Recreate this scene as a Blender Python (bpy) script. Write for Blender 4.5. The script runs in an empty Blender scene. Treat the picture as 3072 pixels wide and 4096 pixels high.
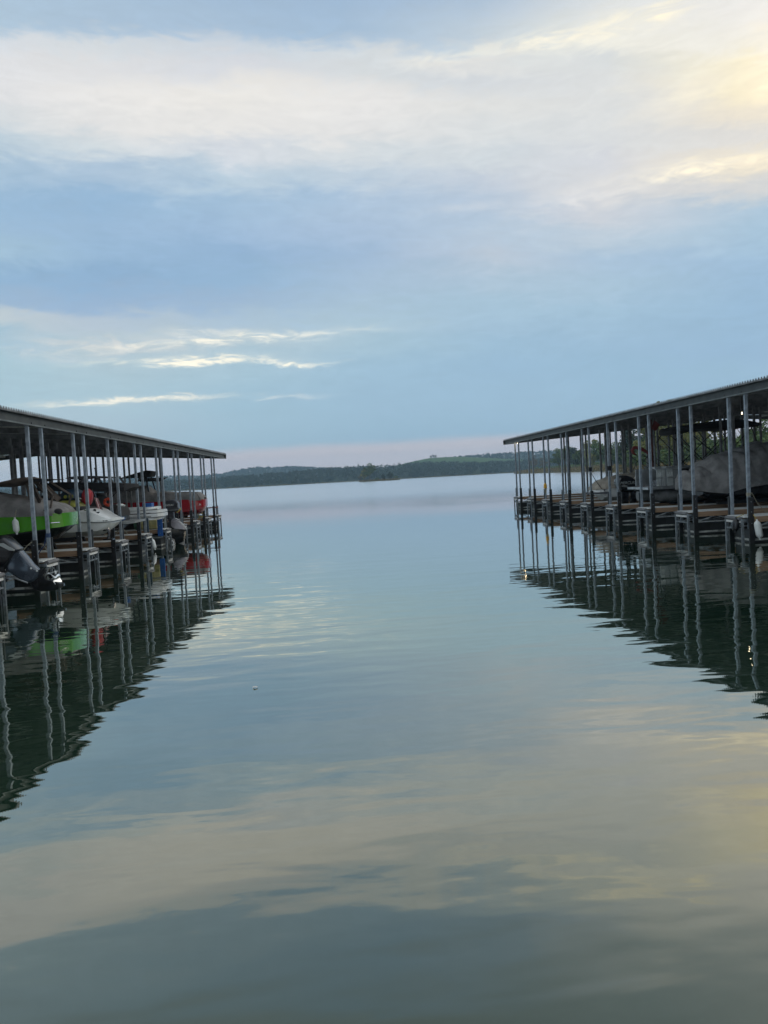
import bpy, math, random
import numpy as np
from mathutils import Vector, Matrix

random.seed(7); rng = np.random.default_rng(7)
SC = bpy.context.scene
COL = SC.collection
R = math.radians

# ---------------------------------------------------------------- camera
CAMZ = 2.19
M = Matrix(((0.99696199, -0.05610623, -0.05402667),
            (-0.05635952, -0.0408635, -0.99757395),
            (0.05376239, 0.99758822, -0.04390147)))      # rows: camera right, down, forward
cam_d = bpy.data.cameras.new('camera')
cam = bpy.data.objects.new('camera', cam_d); COL.objects.link(cam)
rot = M.transposed() @ Matrix(((1, 0, 0), (0, -1, 0), (0, 0, -1)))
cam.matrix_world = Matrix.Translation((0, 0, CAMZ)) @ rot.to_4x4()
cam_d.sensor_fit = 'VERTICAL'; cam_d.sensor_height = 24; cam_d.lens = 24 * 3076 / 4096
cam_d.clip_start = 0.1; cam_d.clip_end = 12000
SC.camera = cam

# ---------------------------------------------------------------- node helpers
class NT:
    def __init__(s, tree): s.t = tree; s.n = tree.nodes; s.l = tree.links
    def node(s, typ, **kw):
        n = s.n.new(typ)
        for k, v in kw.items(): setattr(n, k, v)
        return n
    def link(s, a, b): s.l.new(a, b)
    def put(s, sock, v):
        if hasattr(v, 'is_output') or isinstance(v, bpy.types.NodeSocket): s.l.new(v, sock)
        else: sock.default_value = v
    def m(s, op, a, b=None, c=None, clamp=False):
        n = s.n.new('ShaderNodeMath'); n.operation = op; n.use_clamp = clamp
        s.put(n.inputs[0], a)
        if b is not None: s.put(n.inputs[1], b)
        if c is not None: s.put(n.inputs[2], c)
        return n.outputs[0]
    def vec(s, x, y, z=0.0):
        n = s.n.new('ShaderNodeCombineXYZ')
        for i, v in enumerate((x, y, z)): s.put(n.inputs[i], v)
        return n.outputs[0]
    def noise(s, v, scale, detail=4.0, rough=0.5, dist=0.0):
        n = s.n.new('ShaderNodeTexNoise'); s.put(n.inputs['Vector'], v)
        n.inputs['Scale'].default_value = scale; n.inputs['Detail'].default_value = detail
        n.inputs['Roughness'].default_value = rough; n.inputs['Distortion'].default_value = dist
        return n.outputs['Fac']
    def mix(s, f, a, b, mode='MIX'):
        n = s.n.new('ShaderNodeMix'); n.data_type = 'RGBA'; n.blend_type = mode; n.clamp_factor = True
        s.put(n.inputs[0], f); s.put(n.inputs[6], a); s.put(n.inputs[7], b)
        return n.outputs[2]
    def smooth(s, x, a, b):
        n = s.n.new('ShaderNodeMapRange'); n.interpolation_type = 'SMOOTHSTEP'
        s.put(n.inputs['Value'], x); s.put(n.inputs['From Min'], a); s.put(n.inputs['From Max'], b)
        return n.outputs['Result']
    def ramp(s, f, stops):
        n = s.n.new('ShaderNodeValToRGB'); e = n.color_ramp.elements
        while len(e) < len(stops): e.new(0.5)
        for el, (p, c) in zip(e, stops): el.position = p; el.color = c
        s.put(n.inputs[0], f); return n.outputs[0]

def lin(r, g, b):
    f = lambda c: c / 12.92 if c <= 0.04045 else ((c + 0.055) / 1.055) ** 2.4
    return (f(r / 255), f(g / 255), f(b / 255), 1)

# ---------------------------------------------------------------- world: dawn sky, thin cloud sheets
SUN_EL, SUN_AZ = R(24), R(62)          # azimuth measured from +Y towards +X
W = bpy.data.worlds.new('World'); SC.world = W; W.use_nodes = True
nt = NT(W.node_tree); W.node_tree.nodes.clear()
tc = nt.node('ShaderNodeTexCoord'); D = tc.outputs['Generated']
sep = nt.node('ShaderNodeSeparateXYZ'); nt.link(D, sep.inputs[0])
X, Y, Z = sep.outputs
az = nt.m('MULTIPLY', nt.m('ARCTAN2', X, Y), 57.29578)
el = nt.m('MULTIPLY', nt.m('ARCSINE', Z), 57.29578)
ael = nt.m('ABSOLUTE', el)
# domain warp: slow, horizontally drawn out
wv = nt.vec(nt.m('MULTIPLY', az, 0.045), nt.m('MULTIPLY', el, 0.13), 0.0)
w1 = nt.m('SUBTRACT', nt.noise(wv, 1.6, 5, 0.55), 0.5)
w2 = nt.m('SUBTRACT', nt.noise(nt.vec(nt.m('MULTIPLY', az, 0.05), nt.m('MULTIPLY', el, 0.16), 7.3), 4.2, 6, 0.62, 0.5), 0.5)
w3 = nt.m('SUBTRACT', nt.noise(nt.vec(nt.m('MULTIPLY', az, 0.05), nt.m('MULTIPLY', el, 0.17), 3.1), 7.0, 7, 0.62, 1.2), 0.5)
fade = nt.smooth(el, 0.5, 9.0)
elw = nt.m('ADD', el, nt.m('MULTIPLY', fade, nt.m('ADD', nt.m('MULTIPLY', w1, 6.0), nt.m('ADD', nt.m('MULTIPLY', w2, 2.6), nt.m('MULTIPLY', w3, 1.3)))))
azw = nt.m('ADD', az, nt.m('MULTIPLY', w1, 9.0))
# the cloud cover as a chart of colours over the sky ahead: rows rise (v), columns run left to right (u)
yc_ = nt.m('MAXIMUM', Y, 0.4)
wfade = nt.smooth(el, 1.0, 8.0)
u = nt.m('ADD', nt.m('DIVIDE', X, yc_), nt.m('MULTIPLY', wfade, nt.m('ADD', nt.m('MULTIPLY', w1, 0.16), nt.m('MULTIPLY', w2, 0.06))))
v = nt.m('ADD', nt.m('ADD', nt.m('DIVIDE', Z, yc_), nt.m('MULTIPLY', nt.m('DIVIDE', X, yc_), 0.0563)),
         nt.m('MULTIPLY', wfade, nt.m('ADD', nt.m('MULTIPLY', w1, 0.05), nt.m('ADD', nt.m('MULTIPLY', w2, 0.055), nt.m('MULTIPLY', w3, 0.032)))))
CHART = [
 (1.6, [(188, 197, 204), (188, 197, 204), (188, 197, 204), (188, 197, 204), (188, 197, 204), (188, 197, 204), (188, 197, 204)]),
 (1, [(180, 192, 200), (180, 192, 200), (180, 192, 200), (180, 192, 200), (180, 192, 200), (180, 192, 200), (180, 192, 200)]),
 (0.74, [(164, 177, 186), (164, 177, 186), (164, 177, 186), (164, 177, 186), (164, 177, 186), (176, 188, 196), (192, 198, 202)]),
 (0.625, [(175, 197, 216), (169, 193, 215), (163, 187, 211), (160, 185, 211), (172, 192, 213), (225, 227, 226), (242, 239, 233)]),
 (0.570, [(178, 200, 217), (173, 195, 215), (169, 192, 214), (167, 191, 214), (193, 207, 218), (240, 238, 227), (244, 240, 229)]),
 (0.541, [(221, 225, 230), (216, 221, 224), (206, 214, 222), (214, 220, 223), (226, 226, 223), (221, 224, 223), (250, 240, 211)]),
 (0.518, [(226, 227, 229), (226, 226, 226), (216, 219, 224), (216, 220, 221), (214, 218, 221), (224, 225, 223), (250, 238, 207)]),
 (0.485, [(224, 225, 227), (236, 234, 231), (238, 235, 229), (234, 232, 229), (226, 226, 223), (224, 225, 223), (240, 230, 211)]),
 (0.449, [(214, 220, 223), (230, 229, 227), (234, 232, 228), (230, 229, 227), (221, 224, 224), (221, 223, 223), (228, 224, 217)]),
 (0.417, [(186, 205, 218), (214, 221, 224), (216, 221, 227), (216, 222, 225), (211, 218, 222), (216, 218, 222), (244, 232, 209)]),
 (0.384, [(169, 195, 216), (175, 197, 217), (188, 207, 221), (196, 210, 222), (198, 208, 220), (221, 220, 219), (214, 214, 212)]),
 (0.352, [(156, 187, 214), (152, 184, 213), (164, 192, 217), (176, 198, 220), (188, 203, 219), (208, 212, 218), (173, 198, 217)]),
 (0.322, [(162, 191, 215), (156, 186, 214), (160, 188, 216), (171, 193, 217), (183, 201, 218), (193, 207, 219), (169, 197, 218)]),
 (0.29, [(170, 199, 218), (154, 185, 213), (150, 181, 212), (163, 188, 214), (191, 203, 216), (173, 197, 218), (159, 189, 215)]),
 (0.257, [(150, 183, 212), (146, 179, 210), (150, 182, 211), (169, 193, 215), (176, 198, 215), (171, 197, 216), (155, 187, 214)]),
 (0.228, [(160, 186, 211), (156, 183, 211), (160, 186, 212), (173, 197, 215), (169, 197, 216), (165, 195, 216), (153, 186, 213)]),
 (0.205, [(198, 209, 213), (186, 201, 214), (176, 198, 215), (175, 200, 215), (165, 194, 215), (160, 191, 214), (152, 185, 212)]),
 (0.176, [(169, 199, 216), (186, 204, 213), (186, 205, 214), (171, 199, 215), (159, 191, 214), (157, 189, 214), (153, 186, 214)]),
 (0.144, [(175, 205, 217), (181, 204, 214), (173, 202, 217), (163, 195, 216), (157, 190, 215), (155, 189, 214), (155, 189, 214)]),
 (0.105, [(176, 204, 216), (177, 204, 216), (165, 197, 215), (161, 193, 215), (159, 192, 216), (157, 191, 216), (157, 191, 218)]),
 (0.066, [(188, 207, 216), (178, 202, 216), (167, 198, 216), (161, 194, 216), (159, 193, 217), (161, 194, 219), (165, 196, 220)])]
COLX = [0, 500, 1000, 1500, 2000, 2500, 3072]
CU = [(x - 1363) / 3076 for x in COLX]
un = nt.m('MULTIPLY', nt.m('ADD', u, 0.6), 1 / 1.2, clamp=True)
row = lambda cs: nt.ramp(un, [((cu + 0.6) / 1.2, lin(*c)) for cu, c in zip(CU, cs)])
CH = CHART[::-1]; col = row(CH[0][1])
for (va, ca), (vb_, cb) in zip(CH, CH[1:]):
    w_ = nt.smooth(v, va, vb_); col = nt.mix(w_, col, row(cb))
vb = nt.m('ADD', nt.m('ADD', nt.m('DIVIDE', Z, yc_), nt.m('MULTIPLY', nt.m('DIVIDE', X, yc_), 0.0563)), nt.m('MULTIPLY', wfade, nt.m('ADD', nt.m('MULTIPLY', w1, 0.02), nt.m('ADD', nt.m('MULTIPLY', w2, 0.02), nt.m('MULTIPLY', w3, 0.022)))))
def blob(col, c, px, py, rx, ry, amp, tilt=0.0, det=None):
    a, e = (px - 1363) / 3076, (1922 - py) / 3076; ra, re = rx / 3076, ry / 3076
    da = nt.m('SUBTRACT', u, a); de = nt.m('SUBTRACT', nt.m('SUBTRACT', vb, e), nt.m('MULTIPLY', da, tilt))
    q = nt.m('ADD', nt.m('POWER', nt.m('DIVIDE', da, ra), 2.0), nt.m('POWER', nt.m('DIVIDE', de, re), 2.0))
    w = nt.m('MULTIPLY', nt.m('EXPONENT', nt.m('MULTIPLY', q, -1.0)), amp)
    if det is not None: w = nt.m('MULTIPLY', w, det)
    return nt.mix(nt.m('MULTIPLY', w, nt.smooth(Y, 0.3, 0.5)), col, c)
fine = nt.smooth(nt.noise(nt.vec(nt.m('MULTIPLY', az, 0.1), nt.m('MULTIPLY', el, 0.42), 1.7), 3.0, 7, 0.62, 1.0), 0.38, 0.62)
g = nt.m('ADD', 0.15, nt.m('MULTIPLY', fine, 0.85)); g2 = nt.m('ADD', 0.55, nt.m('MULTIPLY', fine, 0.45))
for px, py, rx, ry, amp, tl, c in ((470, 1395, 330, 38, 0.75, 0.03, (0.78, 0.76, 0.72, 1)), (960, 1368, 420, 16, 0.95, 0.08, (1.15, 1.08, 0.9, 1)), (800, 1455, 300, 15, 1.0, 0.03, (1.3, 1.18, 0.92, 1)),
        (1210, 1451, 140, 9, 0.95, 0.0, (1.25, 1.15, 0.92, 1)), (850, 1340, 110, 12, 0.8, 0.03, (1.0, 0.96, 0.85, 1)), (540, 1612, 300, 11, 1.0, 0.05, (1.2, 1.1, 0.9, 1)), (1150, 1590, 160, 8, 0.5, 0.05, (0.85, 0.86, 0.84, 1)),
        (2640, 80, 170, 45, 0.85, 0.25, (1.2, 1.08, 0.78, 1)), (2300, 170, 200, 35, 0.7, 0.2, (1.15, 1.05, 0.82, 1)), (1930, 240, 130, 28, 0.6, 0.15, (1.1, 1.03, 0.84, 1)),
        (3080, 270, 130, 85, 0.75, 0.4, (1.05, 0.94, 0.66, 1)), (3330, 230, 150, 180, 0.8, 0.2, (1.35, 1.15, 0.78, 1)), (2900, 330, 200, 60, 0.5, 0.25, (1.0, 0.92, 0.74, 1)), (2930, 650, 280, 32, 0.85, 0.18, (1.25, 1.12, 0.82, 1)),
        (2350, 800, 330, 40, 0.5, 0.28, (0.86, 0.84, 0.82, 1)), (1900, 840, 150, 20, 0.4, 0.1, (0.8, 0.8, 0.8, 1))):
    col = blob(col, c, px, py, rx, ry, amp, tl, g if ry < 60 else g2)
# lilac air over the hills, whiter to the far left
lil = nt.mix(nt.smooth(az, -22.0, -8.0), lin(206, 212, 221), lin(216, 207, 213))
col = nt.mix(nt.m('MULTIPLY', nt.m('SUBTRACT', 1.0, nt.smooth(nt.m('ADD', el, nt.m('MULTIPLY', w1, 0.9)), 2.2, 3.0)), 0.85), col, lil)
# fine texture everywhere
tex = nt.m('ADD', 1.0, nt.m('MULTIPLY', nt.m('MULTIPLY', nt.m('ADD', nt.m('MULTIPLY', w2, 0.5), nt.m('MULTIPLY', w3, 0.8)), fade), 0.22))
hs = nt.node('ShaderNodeVectorMath', operation='SCALE'); nt.link(col, hs.inputs[0]); nt.link(tex, hs.inputs['Scale'])
aaz = nt.m('ABSOLUTE', az); back = nt.m('ADD', 1.0, nt.m('MULTIPLY', nt.smooth(aaz, 65.0, 125.0), 0.6))  # unseen sky behind the camera brightened, added fill light for the dock fronts
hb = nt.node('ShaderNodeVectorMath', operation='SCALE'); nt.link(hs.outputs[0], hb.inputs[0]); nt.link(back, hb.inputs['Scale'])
skyt = nt.node('ShaderNodeTexSky'); skyt.sky_type = 'NISHITA'; skyt.sun_disc = False
skyt.sun_elevation = SUN_EL; skyt.sun_rotation = SUN_AZ
sks = nt.node('ShaderNodeVectorMath', operation='SCALE'); nt.link(skyt.outputs[0], sks.inputs[0]); sks.inputs['Scale'].default_value = 0.004
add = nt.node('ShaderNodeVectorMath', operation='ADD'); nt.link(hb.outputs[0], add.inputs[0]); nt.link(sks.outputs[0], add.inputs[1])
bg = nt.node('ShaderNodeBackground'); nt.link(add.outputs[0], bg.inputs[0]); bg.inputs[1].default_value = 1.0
wo = nt.node('ShaderNodeOutputWorld'); nt.link(bg.outputs[0], wo.inputs[0])

sun_d = bpy.data.lights.new('sun', 'SUN'); sun = bpy.data.objects.new('sun', sun_d); COL.objects.link(sun)
sun_d.energy = 0.55; sun_d.angle = R(14); sun_d.color = (1, 0.9, 0.75)
sv = Vector((math.sin(SUN_AZ) * math.cos(SUN_EL), math.cos(SUN_AZ) * math.cos(SUN_EL), math.sin(SUN_EL)))
sun.rotation_euler = sv.to_track_quat('Z', 'Y').to_euler()

SC.view_settings.view_transform = 'Standard'; SC.view_settings.look = 'None'
SC.view_settings.exposure = 0.0; SC.view_settings.gamma = 1.0
SC.render.engine = 'CYCLES'
SC.cycles.use_denoising = True
SC.cycles.max_bounces = 6; SC.cycles.volume_bounces = 0
SC.cycles.sample_clamp_indirect = 6.0

# ---------------------------------------------------------------- materials
MATS = {}
def mat(name, c, rough=0.6, metal=0.0, var=0.15, scale=6.0, bump=0.0, spec=0.5, c2=None, stretch=(1, 1, 1), coat=0.0):
    if name in MATS: return MATS[name]
    m = bpy.data.materials.new(name); m.use_nodes = True
    n = NT(m.node_tree); b = m.node_tree.nodes['Principled BSDF']
    t = n.node('ShaderNodeTexCoord'); mp = n.node('ShaderNodeMapping'); n.link(t.outputs['Object'], mp.inputs[0])
    mp.inputs['Scale'].default_value = stretch
    f = n.noise(mp.outputs[0], scale, 5, 0.6)
    if c2 is None:
        c2 = tuple(x * (1 - var * 1.6) for x in c[:3]); c1 = tuple(min(1, x * (1 + var * 1.2)) for x in c[:3])
    else: c1 = c[:3]
    fac = n.smooth(f, 0.3, 0.7)
    n.link(n.mix(fac, (*c2[:3], 1), (*c1, 1)), b.inputs['Base Color'])
    b.inputs['Metallic'].default_value = metal
    rr = n.m('ADD', rough - 0.08, n.m('MULTIPLY', f, 0.16), clamp=True); n.link(rr, b.inputs['Roughness'])
    b.inputs['Specular IOR Level'].default_value = spec
    b.inputs['Coat Weight'].default_value = coat
    if bump:
        bp = n.node('ShaderNodeBump'); bp.inputs['Strength'].default_value = 0.6; bp.inputs['Distance'].default_value = bump
        n.link(f, bp.inputs['Height']); n.link(bp.outputs[0], b.inputs['Normal'])
    MATS[name] = m; return m
def emit(name, c, s):
    m = bpy.data.materials.new(name); m.use_nodes = True
    n = NT(m.node_tree); m.node_tree.nodes.clear()
    e = n.node('ShaderNodeEmission'); e.inputs[0].default_value = c; e.inputs[1].default_value = s
    o = n.node('ShaderNodeOutputMaterial'); n.link(e.outputs[0], o.inputs[0]); return m

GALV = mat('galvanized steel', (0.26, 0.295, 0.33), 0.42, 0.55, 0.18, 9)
GALV2 = mat('dull galvanized steel', (0.24, 0.26, 0.26), 0.55, 0.4, 0.2, 5)
EAVEM = mat('weathered channel steel', (0.06, 0.068, 0.068), 0.6, 0.3, 0.2, 3)
LIPM = mat('channel lip steel', (0.15, 0.165, 0.165), 0.55, 0.4, 0.25, 3)
FRAMEM = mat('end frame steel', (0.17, 0.19, 0.205), 0.5, 0.4, 0.3, 7)
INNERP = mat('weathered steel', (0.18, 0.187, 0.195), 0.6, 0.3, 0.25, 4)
ROOFM = mat('corrugated sheet steel', (0.36, 0.38, 0.37), 0.5, 0.5, 0.25, 1.2)
PURL = mat('purlin steel', (0.52, 0.54, 0.53), 0.5, 0.4, 0.2, 3)
DECK = mat('pale deck boards', (0.60, 0.61, 0.59), 0.75, 0, 0.2, 3, stretch=(1, 8, 1))
WOOD = mat('timber fascia', (0.36, 0.23, 0.14), 0.75, 0, 0.3, 2.5, 0.004, c2=(0.22, 0.135, 0.085), stretch=(0.7, 6, 9))
BLACK = mat('black plastic', (0.012, 0.012, 0.013), 0.45, 0, 0.3, 6)
FLOATM = mat('black float', (0.014, 0.016, 0.017), 0.5, 0, 0.3, 3)
TRUSS = mat('bright truss steel', (0.42, 0.45, 0.46), 0.45, 0.4, 0.2, 6)
STAIN = mat('scummed float rim', (0.30, 0.31, 0.29), 0.6, 0, 0.5, 5)
WHITE = mat('white strip', (0.62, 0.62, 0.6), 0.5, 0, 0.15, 4)
RAILG = mat('grey rub rail', (0.14, 0.14, 0.145), 0.6, 0, 0.2, 5)
VINYL = mat('white vinyl', (0.66, 0.68, 0.66), 0.35, 0, 0.1, 6)
GEL = mat('white gelcoat', (0.6, 0.61, 0.6), 0.2, 0, 0.08, 2)
CANV = mat('grey canvas', (0.19, 0.183, 0.178), 0.85, 0, 0.22, 3, 0.01)
CANV2 = mat('charcoal canvas', (0.026, 0.025, 0.027), 0.85, 0, 0.25, 3, 0.01)
TAN = mat('tan canvas', (0.33, 0.29, 0.24), 0.85, 0, 0.2, 3, 0.01)
BLKC = mat('black canvas', (0.008, 0.008, 0.01), 0.85, 0, 0.3, 4, 0.008)
BROWNC = mat('brown canvas', (0.075, 0.06, 0.05), 0.85, 0, 0.3, 4, 0.01)
GREEN = mat('lime green gelcoat', (0.062, 0.26, 0.014), 0.18, 0, 0.08, 1.5, coat=0.3)
REDH = mat('red gelcoat', (0.30, 0.008, 0.016), 0.18, 0, 0.1, 1.5, coat=0.3)
BLKH = mat('black gelcoat', (0.01, 0.01, 0.012), 0.25, 0, 0.2, 2)
DKMET = mat('dark tube metal', (0.03, 0.03, 0.032), 0.35, 0.6, 0.2, 5)
ALU = mat('brushed aluminium', (0.42, 0.44, 0.45), 0.35, 0.7, 0.15, 4)
DULLALU = mat('oxidised pontoon aluminium', (0.16, 0.165, 0.165), 0.5, 0.4, 0.3, 2.5)
POLISH = mat('polished propeller', (0.85, 0.87, 0.88), 0.4, 0.6, 0.05, 4)
CHROME = mat('stainless steel', (0.75, 0.77, 0.78), 0.12, 1.0, 0.05, 4)
MOTG = mat('pewter motor paint', (0.06, 0.075, 0.098), 0.28, 0.35, 0.1, 2, coat=0.4)
MOTB = mat('black motor paint', (0.010, 0.010, 0.012), 0.25, 0, 0.2, 3, coat=0.4)
MOTD = mat('charcoal motor paint', (0.055, 0.055, 0.065), 0.35, 0.2, 0.15, 3)
YEL = mat('faded yellow plastic', (0.55, 0.50, 0.22), 0.6, 0, 0.3, 4, c2=(0.36, 0.33, 0.15))
SAFY = mat('bright yellow plastic', (0.70, 0.36, 0.02), 0.5, 0, 0.15, 4)
OLIVE = mat('olive vinyl', (0.13, 0.13, 0.035), 0.6, 0, 0.3, 3, c2=(0.34, 0.35, 0.04))
NAVY = mat('navy vinyl', (0.010, 0.03, 0.055), 0.5, 0, 0.3, 3)
REDV = mat('red vinyl', (0.36, 0.02, 0.03), 0.5, 0, 0.2, 3)
ORANGE = mat('orange foam', (0.55, 0.07, 0.03), 0.6, 0, 0.2, 4)
BLUE = mat('blue foam pad', (0.012, 0.085, 0.30), 0.5, 0, 0.15, 3)
TEAL = mat('dark teal foam pad', (0.012, 0.03, 0.045), 0.55, 0, 0.2, 3)
GRNP = mat('green plastic', (0.06, 0.15, 0.09), 0.6, 0, 0.2, 3)
ROPE = mat('pale rope', (0.32, 0.29, 0.22), 0.9, 0, 0.4, 60)
BROPE = mat('black rope', (0.02, 0.02, 0.02), 0.9, 0, 0.3, 40)
YROPE = mat('yellow rope', (0.45, 0.33, 0.06), 0.9, 0, 0.3, 40)
UROPE = mat('blue rope', (0.03, 0.06, 0.14), 0.9, 0, 0.3, 40)
DRED = mat('dull red paint', (0.16, 0.025, 0.022), 0.65, 0, 0.2, 4)
RUST = mat('red brown post paint', (0.10, 0.032, 0.022), 0.7, 0, 0.3, 4)
GREYP = mat('grey moulded panel', (0.20, 0.21, 0.21), 0.4, 0, 0.12, 3)
LTPAN = mat('light grey moulded panel', (0.36, 0.38, 0.37), 0.4, 0, 0.1, 3)
LILAC = mat('pale grey hood', (0.19, 0.18, 0.20), 0.35, 0, 0.1, 3)
TEALB = mat('pale teal tarp', (0.16, 0.24, 0.24), 0.7, 0, 0.5, 5)
CLEARA = mat('tinted acrylic', (0.12, 0.15, 0.17), 0.08, 0, 0.1, 2, spec=0.8)

# ---------------------------------------------------------------- mesh builder
class MB:
    def __init__(s): s.v = []; s.f = []; s.mi = []; s.cur = 0
    def add(s, vs, fs):
        o = len(s.v); s.v += [tuple(p) for p in vs]; s.f += [tuple(i + o for i in f) for f in fs]; s.mi += [s.cur] * len(fs)
    def box(s, x0, x1, y0, y1, z0, z1):
        s.add([(x, y, z) for z in (z0, z1) for y in (y0, y1) for x in (x0, x1)],
              [(0, 2, 3, 1), (4, 5, 7, 6), (0, 1, 5, 4), (2, 6, 7, 3), (0, 4, 6, 2), (1, 3, 7, 5)]); return s
    def bar(s, a, b, w, h=None, up=(0, 0, 1)):
        h = h or w; a = Vector(a); b = Vector(b); d = (b - a).normalized(); u = Vector(up)
        if abs(d.dot(u)) > 0.95: u = Vector((0, 1, 0))
        r = d.cross(u).normalized(); u = r.cross(d)
        vs = [p + r * i * w / 2 + u * j * h / 2 for p in (a, b) for i, j in ((-1, -1), (1, -1), (1, 1), (-1, 1))]
        s.add(vs, [(0, 3, 2, 1), (4, 5, 6, 7), (0, 1, 5, 4), (1, 2, 6, 5), (2, 3, 7, 6), (3, 0, 4, 7)]); return s
    def tube(s, pts, r, n=8, cap=True):
        pts = [Vector(p) for p in pts]; rs = r if isinstance(r, (list, tuple)) else [r] * len(pts)
        vs = []; prev = None
        for i, p in enumerate(pts):
            d = (pts[min(i + 1, len(pts) - 1)] - pts[max(i - 1, 0)]).normalized()
            u = prev if prev is not None else (Vector((0, 0, 1)) if abs(d.z) < 0.9 else Vector((1, 0, 0)))
            u = (u - d * u.dot(d)).normalized(); prev = u; w = d.cross(u)
            vs += [p + (u * math.cos(2 * math.pi * k / n) + w * math.sin(2 * math.pi * k / n)) * rs[i] for k in range(n)]
        fs = [(i * n + k, i * n + (k + 1) % n, (i + 1) * n + (k + 1) % n, (i + 1) * n + k) for i in range(len(pts) - 1) for k in range(n)]
        if cap: fs += [tuple(range(n))[::-1], tuple(range((len(pts) - 1) * n, len(pts) * n))]
        s.add(vs, fs); return s
    def loft(s, rings, closed=True, cap=True):
        n = len(rings[0]); vs = [p for r in rings for p in r]
        m = n if closed else n - 1
        fs = [(i * n + k, i * n + (k + 1) % n, (i + 1) * n + (k + 1) % n, (i + 1) * n + k) for i in range(len(rings) - 1) for k in range(m)]
        if cap: fs += [tuple(range(n))[::-1], tuple(range((len(rings) - 1) * n, len(rings) * n))]
        s.add(vs, fs); return s
    def slab(s, prof, y, t, inset=0.85, bev=0.35):
        """a side profile (x,z) given thickness 2t across y, with rounded shoulders"""
        cx = sum(p[0] for p in prof) / len(prof); cz = sum(p[1] for p in prof) / len(prof)
        sc = lambda k, yy: [(cx + (px - cx) * k, yy, cz + (pz - cz) * k) for px, pz in prof]
        m = (1 + inset) / 2 + (1 - inset) * 0.3
        s.loft([sc(inset, y - t), sc(m, y - t * (1 - bev * 0.35)), sc(1, y - t * (1 - bev)), sc(1, y + t * (1 - bev)),
                sc(m, y + t * (1 - bev * 0.35)), sc(inset, y + t)]); return s
    def lathe(s, prof, c, n=12, axis='z'):
        rings = []
        for r, h in prof:
            ring = []
            for k in range(n):
                a = 2 * math.pi * k / n; u, w = r * math.cos(a), r * math.sin(a)
                ring.append({'z': (c[0] + u, c[1] + w, c[2] + h), 'x': (c[0] + h, c[1] + u, c[2] + w), 'y': (c[0] + w, c[1] + h, c[2] + u)}[axis])
            rings.append(ring)
        s.loft(rings); return s
    def ball(s, c, r, n=10, sq=(1, 1, 1)):
        prof = [(math.sin(math.pi * i / n) * 1.0 + 1e-4, -math.cos(math.pi * i / n)) for i in range(n + 1)]
        o = len(s.v); s.lathe(prof, (0, 0, 0), max(8, n))
        for i in range(o, len(s.v)):
            p = s.v[i]; s.v[i] = (c[0] + p[0] * r * sq[0], c[1] + p[1] * r * sq[1], c[2] + p[2] * r * sq[2])
        return s

# dock frames: local x,y turned slightly about the vertical through the camera's standing point
ANG = {'L': math.atan(40 / 3076), 'R': -math.atan(25 / 3076), 'W': 0.0}
def toW(p, side):
    a = ANG[side]; c, s = math.cos(a), math.sin(a)
    return Vector((p[0] * c + p[1] * s, -p[0] * s + p[1] * c, p[2]))
def link(o): COL.objects.link(o); return o
def tag(o, label=None, cat=None, group=None, kind=None):
    if label: o['label'] = label
    if cat: o['category'] = cat
    if group: o['group'] = group
    if kind: o['kind'] = kind
    return o
def mesh(name, mb, mats, org=(0, 0, 0), smooth=35):
    me = bpy.data.meshes.new(name)
    me.from_pydata([(v[0] - org[0], v[1] - org[1], v[2] - org[2]) for v in mb.v], [], mb.f)
    for m in (mats if isinstance(mats, (list, tuple)) else [mats]): me.materials.append(m)
    if isinstance(mats, (list, tuple)): me.polygons.foreach_set('material_index', mb.mi)
    me.validate(); me.update()
    if smooth:
        me.polygons.foreach_set('use_smooth', [True] * len(me.polygons)); me.set_sharp_from_angle(angle=R(smooth))
    return me
ORG = {}
def thing(name, label, cat, side, org, group=None):
    o = link(bpy.data.objects.new(name, None)); o.empty_display_size = 0.3
    o.location = toW(org, side); o.rotation_euler = (0, 0, -ANG[side]); ORG[o.name] = org
    return tag(o, label, cat, group)
def part(name, mb, m, parent, smooth=35, label=None):
    root = parent
    while root.parent: root = root.parent
    o = link(bpy.data.objects.new(name, mesh(name, mb, m, ORG[root.name], smooth))); o.parent = parent
    if label: o['label'] = label
    return o
def solo(name, mb, m, label, cat, side, org, group=None, smooth=35):
    o = link(bpy.data.objects.new(name, mesh(name, mb, m, org, smooth)))
    o.location = toW(org, side); o.rotation_euler = (0, 0, -ANG[side]); ORG[o.name] = org
    return tag(o, label, cat, group)
def copy_part(o, parent, off):
    c = link(o.copy()); c.parent = parent; c.location = o.location + Vector(off)
    for ch in list(o.children):
        d = link(ch.copy()); d.parent = c
    return c
def text_mesh(s, size, depth=0.004):
    cu = bpy.data.curves.new('t', 'FONT'); cu.body = s; cu.size = size; cu.extrude = depth; cu.align_x = 'CENTER'; cu.align_y = 'CENTER'
    to = link(bpy.data.objects.new('t', cu)); dg = bpy.context.evaluated_depsgraph_get()
    me = bpy.data.meshes.new_from_object(to.evaluated_get(dg)); mb = MB()
    mb.add([tuple(v.co) for v in me.vertices], [tuple(p.vertices) for p in me.polygons])
    bpy.data.objects.remove(to); bpy.data.curves.remove(cu); bpy.data.meshes.remove(me); return mb
def place_text(mb, c, shear=0.0, sx=1.0):
    """stand the text up facing -y (towards the open water side the camera is on)"""
    mb.v = [(c[0] + (v[0] + v[1] * shear) * sx, c[1] - v[2], c[2] + v[1]) for v in mb.v]; return mb

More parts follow.
